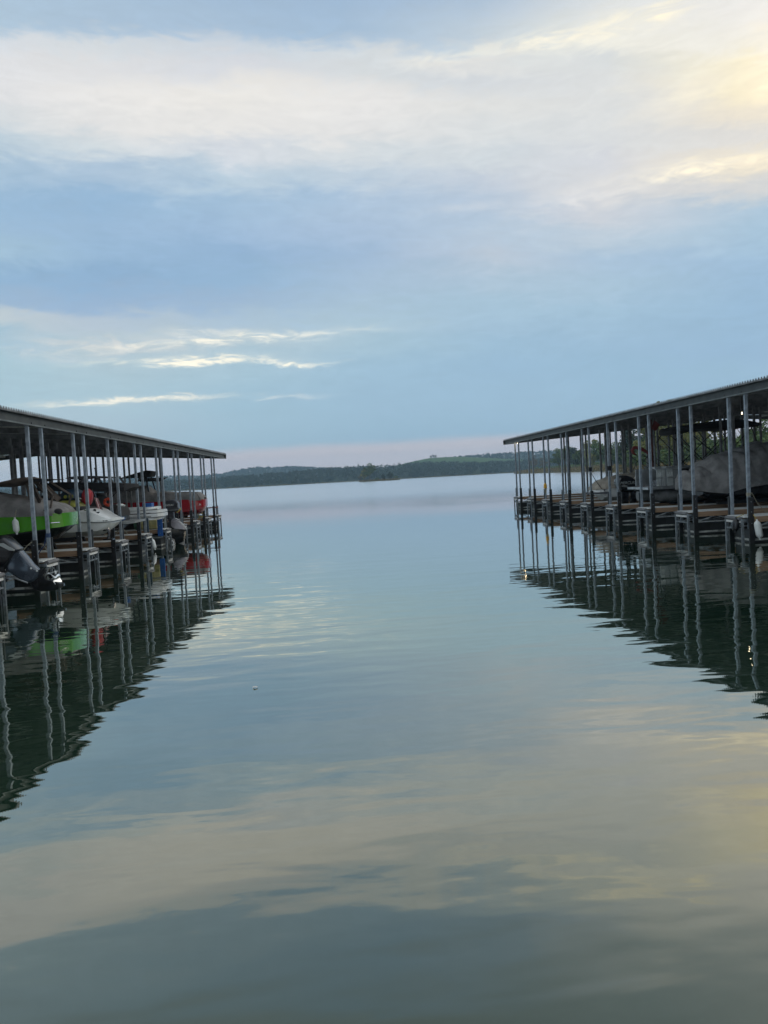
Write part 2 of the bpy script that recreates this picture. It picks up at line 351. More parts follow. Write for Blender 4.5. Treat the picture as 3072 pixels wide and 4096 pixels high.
# ---------------------------------------------------------------- lake and land
def water_material():
    m = bpy.data.materials.new('lake water'); m.use_nodes = True
    n = NT(m.node_tree); m.node_tree.nodes.clear()
    geo = n.node('ShaderNodeNewGeometry'); P = geo.outputs['Position']
    mp = n.node('ShaderNodeMapping'); n.link(P, mp.inputs[0]); mp.inputs['Rotation'].default_value = (0, 0, R(-8)); mp.inputs['Scale'].default_value = (0.42, 1.0, 1.0)
    v = mp.outputs[0]
    patch = n.smooth(n.noise(P, 0.05, 3, 0.5), 0.38, 0.62)
    sp = n.node('ShaderNodeSeparateXYZ'); n.link(P, sp.inputs[0])
    near = n.m('SUBTRACT', 1.0, n.m('MULTIPLY', n.smooth(sp.outputs[1], 7.0, 28.0), 0.80))
    h1 = n.m('MULTIPLY', n.noise(v, 0.6, 2, 0.4), n.m('MULTIPLY', near, 0.014))
    h2 = n.m('MULTIPLY', n.noise(v, 1.9, 2.5, 0.42, 0.2), n.m('MULTIPLY', near, n.m('ADD', 0.008, n.m('MULTIPLY', patch, 0.005))))
    far = n.smooth(sp.outputs[1], 22.0, 120.0)
    h3 = n.m('MULTIPLY', n.noise(v, 1.1, 4, 0.55), n.m('MULTIPLY', far, n.m('ADD', 0.012, n.m('MULTIPLY', patch, 0.035))))
    h4 = n.m('MULTIPLY', n.noise(v, 8.0, 2, 0.5), n.m('ADD', 0.00015, n.m('MULTIPLY', patch, 0.00035)))
    hh = n.m('ADD', n.m('ADD', h1, h2), n.m('ADD', h3, h4))
    bp = n.node('ShaderNodeBump'); bp.inputs['Strength'].default_value = 1.0; bp.inputs['Distance'].default_value = 1.0
    n.link(hh, bp.inputs['Height'])
    body = n.node('ShaderNodeBsdfDiffuse'); body.inputs[0].default_value = (0.014, 0.036, 0.022, 1); n.link(bp.outputs[0], body.inputs['Normal'])
    gl = n.node('ShaderNodeBsdfGlossy'); n.link(bp.outputs[0], gl.inputs['Normal'])
    n.link(n.m('ADD', 0.012, n.m('MULTIPLY', far, 0.19)), gl.inputs['Roughness'])
    dt = n.node('ShaderNodeVectorMath', operation='DOT_PRODUCT'); n.link(bp.outputs[0], dt.inputs[0]); n.link(geo.outputs['Incoming'], dt.inputs[1])
    om = n.m('SUBTRACT', 1.0, n.m('ABSOLUTE', dt.outputs['Value']), clamp=True)
    n.link(n.mix(n.smooth(om, 0.80, 0.97), (0.985, 0.98, 0.885, 1), (0.93, 0.91, 0.925, 1)), gl.inputs['Color'])
    fr = n.m('ADD', 0.03, n.m('MULTIPLY', 0.97, n.m('POWER', om, 2.15)))
    mx_ = n.node('ShaderNodeMixShader'); n.link(fr, mx_.inputs[0]); n.link(body.outputs[0], mx_.inputs[1]); n.link(gl.outputs[0], mx_.inputs[2])
    o_ = n.node('ShaderNodeOutputMaterial'); n.link(mx_.outputs[0], o_.inputs[0])
    return m
WX, WY0, WY1 = 2300, -300, 2400
mb = MB(); mb.add([(-WX, WY0, 0), (WX, WY0, 0), (WX, WY1, 0), (-WX, WY1, 0)], [(0, 1, 2, 3)])
o = link(bpy.data.objects.new('water', mesh('water', mb, water_material(), smooth=0))); tag(o, kind='structure')

def foliage_material(name, c1, c2, c3, scale=0.12, pos=True):
    m = bpy.data.materials.new(name); m.use_nodes = True
    n = NT(m.node_tree); b = m.node_tree.nodes['Principled BSDF']
    geo = n.node('ShaderNodeNewGeometry')
    f = n.noise(geo.outputs['Position'], scale, 3, 0.6); f2 = n.noise(geo.outputs['Position'], scale * 7, 2, 0.6)
    c = n.mix(n.smooth(f, 0.35, 0.65), (*c1, 1), (*c2, 1)); c = n.mix(n.smooth(f2, 0.5, 0.75), c, (*c3, 1))
    n.link(c, b.inputs['Base Color']); b.inputs['Roughness'].default_value = 0.9; b.inputs['Specular IOR Level'].default_value = 0.1
    return m
FARWOOD = foliage_material('distant wood', (0.018, 0.036, 0.018), (0.04, 0.058, 0.024), (0.07, 0.085, 0.042), 0.05)
GRASSM = foliage_material('hill grass', (0.055, 0.11, 0.032), (0.075, 0.13, 0.04), (0.05, 0.09, 0.03), 0.02)
LEAF_A = foliage_material('mid green leaves', (0.068, 0.116, 0.042), (0.114, 0.152, 0.053), (0.166, 0.180, 0.066), 0.5)
LEAF_B = foliage_material('yellow green leaves', (0.160, 0.179, 0.056), (0.246, 0.235, 0.075), (0.320, 0.246, 0.094), 0.5)
LEAF_C = foliage_material('dark pine needles', (0.026, 0.043, 0.023), (0.043, 0.061, 0.029), (0.058, 0.072, 0.036), 0.5)
LEAF_D = foliage_material('russet leaves', (0.133, 0.113, 0.066), (0.189, 0.133, 0.085), (0.113, 0.104, 0.056), 0.5)
REEDM = foliage_material('dry reeds', (0.16, 0.13, 0.06), (0.20, 0.15, 0.075), (0.11, 0.11, 0.045), 0.25)
SOIL = foliage_material('bank soil', (0.10, 0.10, 0.05), (0.13, 0.115, 0.06), (0.08, 0.085, 0.04), 0.1)
BARK = mat('bark', (0.09, 0.075, 0.06), 0.9, 0, 0.3, 2, 0.02)
DEADB = mat('bleached dead wood', (0.16, 0.15, 0.14), 0.85, 0, 0.3, 2)

def quads_object(name, C, size, m, N=None, parent=None):
    """many small leaf-clump faces around centres C (k,3), random orientation"""
    k = len(C); a = rng.normal(size=(k, 3)); a /= np.linalg.norm(a, axis=1)[:, None]
    b = rng.normal(size=(k, 3)); b -= (a * b).sum(1)[:, None] * a; b /= np.linalg.norm(b, axis=1)[:, None]
    s = (np.asarray(size) * rng.uniform(0.6, 1.3, k))[:, None]
    V = np.stack([C - a * s, C - b * s * 0.6, C + a * s, C + b * s * 0.6], 1).reshape(-1, 3)
    me = bpy.data.meshes.new(name); me.vertices.add(4 * k); me.loops.add(4 * k); me.polygons.add(k)
    me.vertices.foreach_set('co', V.astype(np.float32).ravel()); me.loops.foreach_set('vertex_index', np.arange(4 * k, dtype=np.int32))
    me.polygons.foreach_set('loop_start', np.arange(0, 4 * k, 4, dtype=np.int32))
    me.materials.append(m); me.update(calc_edges=True); me.validate()
    o = link(bpy.data.objects.new(name, me)); o.parent = parent; return o
def ridge(name, xs, hs, y, depth, m, kind='structure', bump=0.0, step=12.0, label=None):
    """a hill as a sheet rising from the water line at y to its crest at y+depth and falling behind"""
    X = np.arange(xs[0], xs[-1] + step, step); H = np.interp(X, xs, hs)
    H = H * (1 + bump * (np.convolve(rng.normal(size=len(X) + 6), np.ones(7) / 7, 'valid')))
    T = [-0.05, 0.0, 0.08, 0.25, 0.5, 0.75, 1.0, 1.4, 2.2]; Q = [-0.03, 0.02, 0.12, 0.42, 0.74, 0.93, 1.0, 0.9, 0.2]
    mb = MB(); nX = len(X)
    yv = y if callable(y) else (lambda x: y)
    mb.add([(X[i], yv(X[i]) + depth * t, H[i] * q if q > 0 else -0.6) for t, q in zip(T, Q) for i in range(nX)],
           [(j * nX + i, j * nX + i + 1, (j + 1) * nX + i + 1, (j + 1) * nX + i) for j in range(len(T) - 1) for i in range(nX - 1)])
    o = link(bpy.data.objects.new(name, mesh(name, mb, m, smooth=180))); tag(o, label, kind=kind)
    hf = lambda x, t: np.interp(t, T, Q) * np.interp(x, X, H)
    return hf, yv
def wood(name, hf, yv, depth, x0, x1, n, th, size, m, per=34, tmin=0.0, tmax=1.05):
    x = rng.uniform(x0, x1, n); t = rng.uniform(tmin, tmax, n) ** 1.2; h = rng.uniform(*th, n) * (0.75 + 0.5 * (np.sin(x * 0.02) * 0.5 + 0.5) * rng.uniform(0.7, 1, n))
    y = np.array([yv(v) for v in x]) + depth * t; z = hf(x, t)
    u = rng.normal(size=(n, per, 3)); u /= np.linalg.norm(u, axis=2)[..., None]; u *= rng.uniform(0.55, 1.0, (n, per, 1))
    w = (h * rng.uniform(0.34, 0.5, n))[:, None]
    C = np.empty((n, per, 3)); C[..., 0] = x[:, None] + u[..., 0] * w; C[..., 1] = y[:, None] + u[..., 1] * w
    C[..., 2] = z[:, None] + h[:, None] * (0.55 + 0.45 * u[..., 2])
    o = quads_object(name, C.reshape(-1, 3), size, m); return tag(o, kind='stuff')
# far blue ridge, left
RX = np.array
far_xs = [-1500, -900, -600, -440, -365, -300, -215, -115, -60, 60, 200]; far_hs = [24, 25, 28, 31, 31, 30, 40, 40, 36, 20, 8]
hf, yv = ridge('far_hills', far_xs, far_hs, 1750, 260, FARWOOD, bump=0.10)
wood('far_woodland', hf, yv, 260, -1300, 150, 1500, (7, 11), 2.4, FARWOOD, per=14, tmin=0.5)
# high ridge on the right
hf, yv = ridge('high_hills', [60, 180, 235, 300, 420, 600, 900, 1500], [3, 20, 38, 38, 37, 34, 30, 26], 1520, 200, FARWOOD, bump=0.05)
wood('high_woodland', hf, yv, 200, 190, 1300, 1500, (6, 9), 2.0, FARWOOD, per=16, tmin=0.45)
# open grassy hill in front of it
hf, yv = ridge('grassy_hill', [20, 60, 95, 120, 160, 210, 260, 330, 420], [3, 14, 22, 27, 33.5, 33.0, 29, 22, 8], 1220, 150, GRASSM, bump=0.02)
# main wooded shore across the lake
shore = lambda x: 1010 + 25 * math.sin(x * 0.006) + 10 * math.sin(x * 0.021 + 1)
mx = [-1500, -700, -330, -230, -200, -165, -112, -61, -20, 25, 50, 80, 120, 225, 400, 900, 1500]
mh = [6, 6, 6, 6, 6.5, 9.0, 11.5, 14.5, 14.5, 14.5, 11.5, 12.5, 14.8, 13, 11, 9, 8]
hf, yv = ridge('wooded_shore_hill', mx, mh, shore, 140, FARWOOD)
wood('woodland', hf, yv, 140, -950, 1000, 4200, (6, 10.5), 1.25, FARWOOD, per=36)
mb = MB()
C = np.column_stack([rng.uniform(-900, 900, 5200), np.zeros(5200), rng.uniform(0.1, 1.1, 5200)])
C[:, 1] = [shore(v) - rng.uniform(0, 9) for v in C[:, 0]]
tag(quads_object('shore_reeds', C, 0.9, REEDM), kind='stuff')

# trees ---------------------------------------------------------------
def crown_points(h, rad, n, kind):
    if kind == 'pine':
        z = rng.uniform(0.18, 1.0, n); r = (1.02 - z) * rad * (0.55 + 0.45 * np.abs(np.sin(z * 26))) * np.sqrt(rng.uniform(0.15, 1, n)); a = rng.uniform(0, 6.28, n)
        return np.column_stack([r * np.cos(a), r * np.sin(a), z * h])
    k = 26 if kind != 'sparse' else 16
    c = rng.normal(size=(k, 3)); c /= np.linalg.norm(c, axis=1)[:, None]; c *= rng.uniform(0.35, 1.0, (k, 1))
    c = c * [rad, rad, h * 0.36] + [0, 0, h * 0.6]
    rr = rad * rng.uniform(0.22, 0.42, k); i = rng.integers(0, k, n)
    u = rng.normal(size=(n, 3)); u /= np.linalg.norm(u, axis=1)[:, None]; u *= rng.uniform(0.5, 1, (n, 1)) ** 0.5
    return c[i] + u * rr[i][:, None] * [1, 1, 0.75]
def tree_proto(kind, h, rad, n, leaf, lm):
    mb = MB(); mb.tube([(0, 0, -0.4), (0.05, 0, h * 0.25), (-0.1, 0.05, h * 0.55), (0.05, 0.1, h * 0.9)], [h * 0.022, h * 0.017, h * 0.011, h * 0.003], 7)
    for k in range(9):
        a = k * 2.4; z0 = h * (0.25 + 0.06 * k); L = rad * (0.9 - 0.05 * k)
        mb.tube([(0, 0, z0), (L * 0.5 * math.cos(a), L * 0.5 * math.sin(a), z0 + h * 0.08), (L * math.cos(a), L * math.sin(a), z0 + h * 0.2)], [h * 0.009, h * 0.006, h * 0.002], 5)
    return mesh('trunk', mb, BARK), crown_points(h, rad, n, kind), leaf, lm
PROTO = {}
def make_tree(kind, x, y, z, s, label, group=None, name='tree', sq=1.0, rz=None):
    o = link(bpy.data.objects.new(name, None)); o.location = (x, y, z); o.rotation_euler = (0, 0, random.uniform(0, 6.28) if rz is None else rz); o.scale = (s * sq, s * sq, s)
    tag(o, label, 'tree', group)
    if kind not in PROTO:
        spec = {'leafy': ('leafy', 10, 3.4, 3000, 0.30, LEAF_A), 'pale': ('leafy', 10, 3.2, 2600, 0.30, LEAF_B), 'pine': ('pine', 10, 2.6, 2600, 0.28, LEAF_C),
                'sparse': ('sparse', 10, 3.0, 700, 0.26, LEAF_D), 'bush': ('leafy', 5, 3.2, 1500, 0.27, LEAF_A), 'dark': ('leafy', 10, 4.0, 3000, 0.3, LEAF_C),
                'dead': ('dead', 10, 3.0, 0, 0, None)}[kind]
        if kind == 'dead':
            mb = MB(); mb.tube([(0, 0, -0.4), (0.1, 0, 3), (-0.1, 0, 5.5), (0.1, 0, 8), (0, 0.1, 10)], [0.2, 0.15, 0.11, 0.06, 0.015], 7)
            for a, z0, L, up in ((0.1, 3.4, 2.6, 3.2), (3.0, 4.0, 2.0, 3.4), (0.3, 5.6, 1.5, 3.8), (2.9, 6.4, 1.1, 2.6), (1.6, 4.6, 1.6, 2.6), (4.4, 5.2, 1.4, 2.8), (3.3, 2.6, 2.2, 1.5)):
                c, s_ = math.cos(a), math.sin(a)
                mb.tube([(0, 0, z0), (L * 0.45 * c, L * 0.45 * s_, z0 + up * 0.3), (L * 0.8 * c, L * 0.8 * s_, z0 + up * 0.65), (L * c, L * s_, z0 + up)], [0.09, 0.07, 0.045, 0.012], 6)
                mb.tube([(L * 0.6 * c, L * 0.6 * s_, z0 + up * 0.45), (L * 0.5 * c + 0.3, L * 0.5 * s_, z0 + up * 0.9)], [0.04, 0.01], 5)
            t = part_plain('trunk', mesh('trunk', mb, DEADB), o); PROTO[kind] = (t.data, None); return o
        tm, C, leaf, lm = tree_proto(*spec)
        part_plain('trunk', tm, o); c = quads_object('crown', C, leaf, lm, parent=o); PROTO[kind] = (tm, c.data)
    else:
        tm, cm = PROTO[kind]; part_plain('trunk', tm, o)
        if cm: part_plain('crown', cm, o)
    return o
def part_plain(name, me, parent):
    o = link(bpy.data.objects.new(name, me)); o.parent = parent; return o

# two lone trees on the grassy hill
for k, (x, z, s, lb) in enumerate(((163.0, 33.0, 0.55, 'left one of the small trees alone on the grassy hilltop'), (167.5, 33.2, 0.66, 'tallest of the lone trees on the grassy hilltop'),
                                   (171.5, 33.0, 0.58, 'right one of the small trees alone on the grassy hilltop'))):
    make_tree('dark', x, 1370, z, s, lb, 'lone trees on the grassy hilltop')

# island in mid lake
def land(name, pts_in, m, hgt=0.6, inset=0.35):
    pts = [Vector((p[0], p[1], 0)) for p in pts_in]; c = sum(pts, Vector()) / len(pts); mb = MB()
    rings = []
    for k, z in ((1.0, -0.4), (0.97, 0.06), (1 - inset, hgt * 0.8), (0.25, hgt)):
        rings.append([(c.x + (p.x - c.x) * k, c.y + (p.y - c.y) * k, z) for p in pts])
    mb.loft(rings); o = link(bpy.data.objects.new(name, mesh(name, mb, m, smooth=60))); return tag(o, kind='structure')
IY = 640
ix = lambda px: (px - 1363) / 3076 * IY
land('island', [(ix(1432), IY), (ix(1470), IY - 5), (ix(1530), IY - 3), (ix(1606), IY), (ix(1600), IY + 8), (ix(1530), IY + 14), (ix(1440), IY + 12)], SOIL, 0.9)
C = np.column_stack([rng.uniform(ix(1435), ix(1600), 1500), rng.uniform(IY - 3, IY + 6, 1500), rng.uniform(0.1, 1.5, 1500)])
tag(quads_object('island_grass', C, 0.4, REEDM), kind='stuff')
ISL = [('leafy', 1479, 1.5, 1.0, 'tall round headed tree on the lake island'), ('pale', 1459, 1.05, 1.1, 'pale bushy tree left of the tall island tree'),
       ('sparse', 1443, 0.62, 1.3, 'thin bare branched tree at the island left end'), ('dark', 1535, 0.52, 1.1, 'small dark tree in the middle of the island'),
       ('dark', 1561, 0.66, 1.15, 'larger dark tree right of the island middle'), ('bush', 1587, 0.62, 1.0, 'low bush at the right tip of the island'), ('bush', 1508, 0.5, 1.2, 'low bush just right of the tall island tree')]
for kd, px, s, q, lb in ISL:
    make_tree(kd, ix(px), IY + random.uniform(0, 6), 0.5, s, lb, 'trees on the lake island', 'shrub' if kd == 'bush' else 'tree', q)

# near bank behind the right dock
bank = [(138, 610), (128, 560), (120, 430), (112, 330), (84, 235), (70, 175), (66, 140), (62, 110), (60, 60), (62, -120)]
mb = MB(); NB = len(bank); rows = []
for off, z in ((0, -0.4), (1.5, 0.15), (6, 0.8), (22, 2.2), (60, 3.4), (900, 5.0)):
    rows.append([(x + off * (1 if y < 500 else 0.9), y + (off * 0.25 if y > 200 else 0), z) for x, y in bank])
mb.loft(rows, closed=False, cap=False)
tag(link(bpy.data.objects.new('river_bank', mesh('river_bank', mb, SOIL, smooth=60))), kind='structure')
bx = lambda y: np.interp(y, [p[1] for p in bank][::-1], [p[0] for p in bank][::-1])
yy = np.concatenate([rng.uniform(60, 250, 9000), rng.uniform(250, 608, 9000)])
off = rng.uniform(0.3, 15, len(yy)); C = np.column_stack([bx(yy) + off, yy, 0.1 + off * 0.1 + rng.uniform(0, 1.7, len(yy))])
tag(quads_object('reeds', C, 0.34, REEDM), kind='stuff')
yy = rng.uniform(70, 600, 16000); off = rng.uniform(14, 75, len(yy)); C = np.column_stack([bx(yy) + off, yy, 1.2 + off * 0.03 + rng.uniform(0, 2.6, len(yy)) * (0.4 + 0.6 * np.sin(yy * 0.11) ** 2)])
tag(quads_object('bank_scrub', C, 0.55, LEAF_A), kind='stuff')
def at(px, d): return (px - 1363) / 3076 * d
BT = [  # kind, photo column it stands under, distance, scale, width, label
 ('sparse', 2150, 545, 1.15, 1.1, 'thin russet tree near the reedy point'), ('sparse', 2180, 530, 0.9, 1.2, 'small sparse tree behind the thin russet tree'),
 ('leafy', 2250, 455, 1.35, 1.0, 'green tree leading the bank wood nearest the point'), ('leafy', 2285, 440, 1.45, 1.1, 'full green tree second in the bank wood'),
 ('dark', 2315, 430, 1.3, 1.2, 'dark broad tree third in the bank wood'), ('leafy', 2350, 400, 1.2, 1.2, 'green tree beside the tall bank tree'),
 ('pale', 2385, 345, 1.45, 0.9, 'tall pale tree above the middle of the bank wood'), ('leafy', 2425, 330, 1.35, 1.0, 'tall green tree right of the tall pale one'),
 ('dark', 2470, 310, 1.05, 1.2, 'dark low tree right of the tall bank trees'), ('leafy', 2505, 270, 1.0, 1.2, 'green tree left of the dark pines'),
 ('pine', 2540, 215, 1.22, 1.5, 'dark pine standing behind the red arch'), ('dark', 2560, 240, 1.35, 1.1, 'dark spreading tree beside the pine'),
 ('leafy', 2600, 205, 1.0, 1.2, 'mid green tree right of the pine'), ('pale', 2640, 190, 1.28, 1.1, 'pale tree behind the red diamond sign'),
 ('pale', 2705, 175, 1.61, 0.8, 'tallest pale tree rising above the right roof'), ('pale', 2760, 170, 1.25, 1.2, 'pale tree right of the tallest tree'),
 ('leafy', 2680, 200, 1.05, 1.3, 'green tree behind the tallest pale tree'), ('pale', 2832, 165, 1.35, 0.9, 'pale leafy tree under the middle of the right roof'),
 ('leafy', 2800, 200, 0.85, 1.4, 'low green tree behind the folded black canopy'), ('bush', 2880, 160, 1.25, 1.3, 'broad bush left of the dead tree'),
 ('bush', 2945, 150, 1.2, 1.3, 'yellow green bush next to the dead tree'), ('dead', 3008, 145, 0.92, 1.0, 'bare dead tree standing over the bushes'),
 ('bush', 3030, 140, 1.2, 1.4, 'bush at the foot of the dead tree'), ('leafy', 3075, 130, 0.8, 1.2, 'green tree right of the dead tree'),
 ('bush', 3100, 120, 1.2, 1.4, 'broad bush farthest right on the bank'), ('bush', 2745, 160, 1.05, 1.5, 'broad bush below the tallest pale tree'),
 ('bush', 2660, 180, 1.0, 1.5, 'broad bush below the red diamond sign'), ('bush', 2590, 200, 1.0, 1.5, 'broad bush below the pine')]
for kd, px, d, s, q, lb in BT:
    x = at(px, d); e = x - float(bx(d)); z = max(0.3, np.interp(e, [0, 6, 22, 60, 400], [0.1, 0.8, 2.2, 3.4, 4]))
    make_tree(kd, x, d, z - 0.1, s, lb, 'trees on the right bank', {'bush': 'shrub', 'pine': 'pine_tree', 'dead': 'dead_tree'}.get(kd, 'tree'), q, rz=0.2 if kd == 'dead' else None)

# ---------------------------------------------------------------- covered docks
DZ = 0.69; EAVE = 3.85
DOCK = {'L': dict(s=-1, X=-7.42, y0=18.22, sp=2.934, g=0.79, ridge=10.8, yend=45.85, n0=-6, n1=8, zr=0.067, walk=(9.6, 12.0)),
        'R': dict(s=1, X=10.67, y0=19.27, sp=3.067, g=0.86, ridge=13.9, yend=47.0, n0=-6, n1=8, zr=0.067, walk=(12.6, 15.2))}
def PX(d, inward): return d['X'] + d['s'] * inward
def roof_z(d, inw): return EAVE + 0.21 + d['zr'] * (inw if inw < d['ridge'] else 2 * d['ridge'] - inw)
def fy(side, n): return DOCK[side]['y0'] + DOCK[side]['sp'] * n
SPECIAL = {('L', 4, 0): BLUE, ('L', 3, 1): TEAL}
def build_dock(side, label):
    d = DOCK[side]; s = d['s']; g = d['g']
    yb = fy(side, d['n0']) - 0.6; ye = d['yend']
    root = thing('covered_dock', label, 'covered dock', side, (d['X'], fy(side, 0), 0))
    full = 2 * d['ridge']
    # corrugated roof, two slopes
    mb = MB(); pitch = 0.125; n = int((ye - yb) / pitch); prof = []
    for k in range(n):
        y = yb + k * pitch
        prof += [(y, 0), (y + 0.030, 0), (y + 0.066, 0.02), (y + 0.088, 0.02)]
    prof.append((yb + n * pitch, 0))
    for a, b in ((-0.16, d['ridge']), (d['ridge'], full + 0.16)):
        za, zb = roof_z(d, a) if a >= 0 else roof_z(d, 0) + d['zr'] * a, roof_z(d, min(b, full)) - (0.16 * d['zr'] if b > full else 0)
        mb.add([(PX(d, a), y, za + 0.05 + h) for y, h in prof] + [(PX(d, b), y, zb + 0.05 + h) for y, h in prof],
               [(i, i + 1, len(prof) + i + 1, len(prof) + i) for i in range(len(prof) - 1)])
    part('roof', mb, ROOFM, root, smooth=0)
    # toothed rib closures along the two eaves
    for inw in (-0.16, full + 0.16):
        mb = MB(); zt = roof_z(d, 0) - 0.16 * d['zr'] + 0.02; top = []
        for k in range(n):
            y = yb + k * pitch; top += [(y, 0.03), (y + 0.036, 0.03), (y + 0.07, 0.09), (y + 0.088, 0.09)]
        x0, x1 = PX(d, inw) - 0.006, PX(d, inw) + 0.006; nt_ = len(top)
        mb.add([(x, y, zt + h * q) for x in (x0, x1) for q in (0, 1) for y, h in top],
               [(i, i + 1, nt_ + i + 1, nt_ + i) for i in range(nt_ - 1)] + [(2 * nt_ + i, 3 * nt_ + i, 3 * nt_ + i + 1, 2 * nt_ + i + 1) for i in range(nt_ - 1)] +
               [(nt_ + i, nt_ + i + 1, 3 * nt_ + i + 1, 3 * nt_ + i) for i in range(nt_ - 1)])
        part('rib_closure', mb, INNERP, root, smooth=0)
    # eave channel: web, lower and upper lips, bolts
    for inw, o in ((0.0, -1), (full, 1)):
        mb = MB(); x = PX(d, inw); w = s * o
        mb.box(min(x + w * 0.045, x + w * 0.06), max(x + w * 0.045, x + w * 0.06), yb, ye, EAVE, EAVE + 0.235)
        mb.cur = 2; mb.box(min(x + w * 0.062, x + w * 0.11), max(x + w * 0.062, x + w * 0.11), yb, ye, EAVE - 0.002, EAVE + 0.03)
        mb.cur = 0; mb.box(min(x + w * 0.062, x + w * 0.125), max(x + w * 0.062, x + w * 0.125), yb, ye, EAVE + 0.212, EAVE + 0.233)
        if inw == 0:
            mb.cur = 1
            for k in range(d['n0'], d['n1'] + 1):
                for yy_ in (fy(side, k), fy(side, k) + g):
                    mb.lathe([(0.001, 0), (0.022, 0), (0.022, 0.016), (0.001, 0.016)], (PX(d, -0.125) if s > 0 else PX(d, -0.11), yy_, EAVE + 0.055), 8, 'x')
        part('eave_beam', mb, [EAVEM, BLACK, LIPM], root)
    # end trims
    for y in (yb, ye):
        mb = MB()
        for a, b in ((-0.16, d['ridge']), (d['ridge'], full + 0.16)):
            mb.bar((PX(d, a), y, roof_z(d, max(a, 0)) - 0.09), (PX(d, b), y, roof_z(d, min(b, full)) - 0.09), 0.05, 0.27)
        part('gable_trim', mb, EAVEM, root)
    # purlins run with the dock, rafters across it
    for j in range(1, int(full / 1.8) + 1):
        inw = j * 1.8
        if inw > full - 0.4: break
        mb = MB(); z = roof_z(d, inw) + 0.035; x = PX(d, inw)
        mb.box(x - 0.03, x + 0.03, yb + 0.05, ye - 0.05, z - 0.10, z - 0.005); mb.box(x - 0.07, x + 0.03, yb + 0.05, ye - 0.05, z - 0.115, z - 0.103)
        part('purlin', mb, PURL, root)
    for k in range(d['n0'], d['n1'] + 1):
        mb = MB(); y = fy(side, k)
        for a, b in ((0.05, d['ridge']), (d['ridge'], full - 0.05)):
            mb.bar((PX(d, a), y, roof_z(d, a) - 0.16), (PX(d, b), y, roof_z(d, b) - 0.16), 0.06, 0.14)
        part('rafter', mb, INNERP, root)
    # finger docks (sub-parts in one finger, then copies)
    def finger(y0, i0, i1, o, first=None):
        """finger from inward i0 (outer end) to i1; o=+1 outer end faces the fairway"""
        xs = sorted((PX(d, i0), PX(d, i1))); xo = PX(d, i0); od = -s * o      # od: outward direction
        mb = MB(); mb.box(xs[0] - (0.14 if od < 0 else 0), xs[1] + (0.14 if od > 0 else 0), y0 - 0.005, y0 + g + 0.005, DZ - 0.03, DZ)
        f = part('finger', mb, DECK, root, smooth=0)
        for yy_ in (y0 - 0.047, y0 + g + 0.010):
            mb = MB(); mb.box(xs[0], xs[1], yy_, yy_ + 0.037, DZ - 0.155, DZ - 0.012); part('fascia_board', mb, WOOD, f, smooth=0)
        for yy_ in (y0 + 0.02, y0 + g - 0.02):
            mb = MB(); mb.box(xs[0], xs[1], yy_ - 0.02, yy_ + 0.02, DZ - 0.335, DZ - 0.297)
            L = xs[1] - xs[0]; nb = int(L / 0.62)
            for k in range(nb):
                xa = xs[0] + 0.1 + k * 0.62; za, zb = (DZ - 0.30, DZ - 0.16) if (k % 2 == 0) == (s > 0) else (DZ - 0.16, DZ - 0.30)
                mb.bar((xa, yy_, za), (xa + 0.5, yy_, zb), 0.03)
            part('truss', mb, TRUSS, f, smooth=0)
        L = xs[1] - xs[0]; nf = max(1, int(L / 2.4)); st = L / nf
        mb = MB(); rim = MB()
        for k in range(nf):
            a, b = xs[0] + k * st + 0.04, xs[0] + (k + 1) * st - 0.04
            mb.box(a, b, y0 + 0.05, y0 + g - 0.05, -0.25, 0.335)
            rim.box(a - 0.012, b + 0.012, y0 + 0.035, y0 + g - 0.035, 0.045, 0.10)
            for q in range(1, 5): mb.box(a + (b - a) * q / 5 - 0.03, a + (b - a) * q / 5 + 0.03, y0 + 0.04, y0 + g - 0.04, 0.105, 0.32)
        part('float', mb, FLOATM, f, smooth=0); part('float_rim', rim, STAIN, f, smooth=0)
        # end frame
        xe = xo + od * 0.185; mb = MB()
        for yy_ in (y0 + 0.02, y0 + g - 0.03):
            mb.box(xe - 0.029, xe + 0.029, yy_ - 0.029, yy_ + 0.029, -0.6, DZ - 0.07)
            mb.bar((xo - od * 0.02, yy_, DZ - 0.10), (xe - od * 0.03, yy_, DZ - 0.10), 0.05, 0.06)
        mb.box(xe - 0.02, xe + 0.02, y0 + 0.06, y0 + g - 0.07, DZ - 0.335, DZ - 0.30)
        mb.bar((xe, y0 + g * 0.45, DZ - 0.16), (xe, y0 + g * 0.75, DZ - 0.30), 0.025)
        part('end_frame', mb, FRAMEM, f, smooth=0)
        mb = MB(); mb.tube([(xe + od * 0.01, y0 + 0.075, DZ - 0.055), (xe + od * 0.01, y0 + g - 0.05, DZ - 0.055)], 0.05, 12); part('rub_rail', mb, RAILG, f)
        mb = MB(); mb.box(xe - 0.025, xe + 0.025, y0 + 0.06, y0 + g - 0.07, DZ - 0.165, DZ - 0.108); part('end_strip', mb, WHITE, f, smooth=0)
        return f
    f0 = finger(fy(side, 0), 0.0, d['walk'][0], 1); f1 = finger(fy(side, 0), full, d['walk'][1], -1)
    for k in range(d['n0'], d['n1'] + 1):
        if k:
            copy_part(f0, root, (0, d['sp'] * k, 0)); copy_part(f1, root, (0, d['sp'] * k, 0))
    mb = MB(); xs = sorted((PX(d, d['walk'][0] + 0.01), PX(d, d['walk'][1] - 0.01))); mb.box(xs[0], xs[1], yb, ye - 0.4, DZ - 0.2, DZ + 0.004); part('walkway', mb, DECK, root, smooth=0)
    mb = MB(); mb.box(xs[0] + 0.1, xs[1] - 0.1, yb, ye - 0.4, -0.25, DZ - 0.21); part('walkway_float', mb, FLOATM, root, smooth=0)
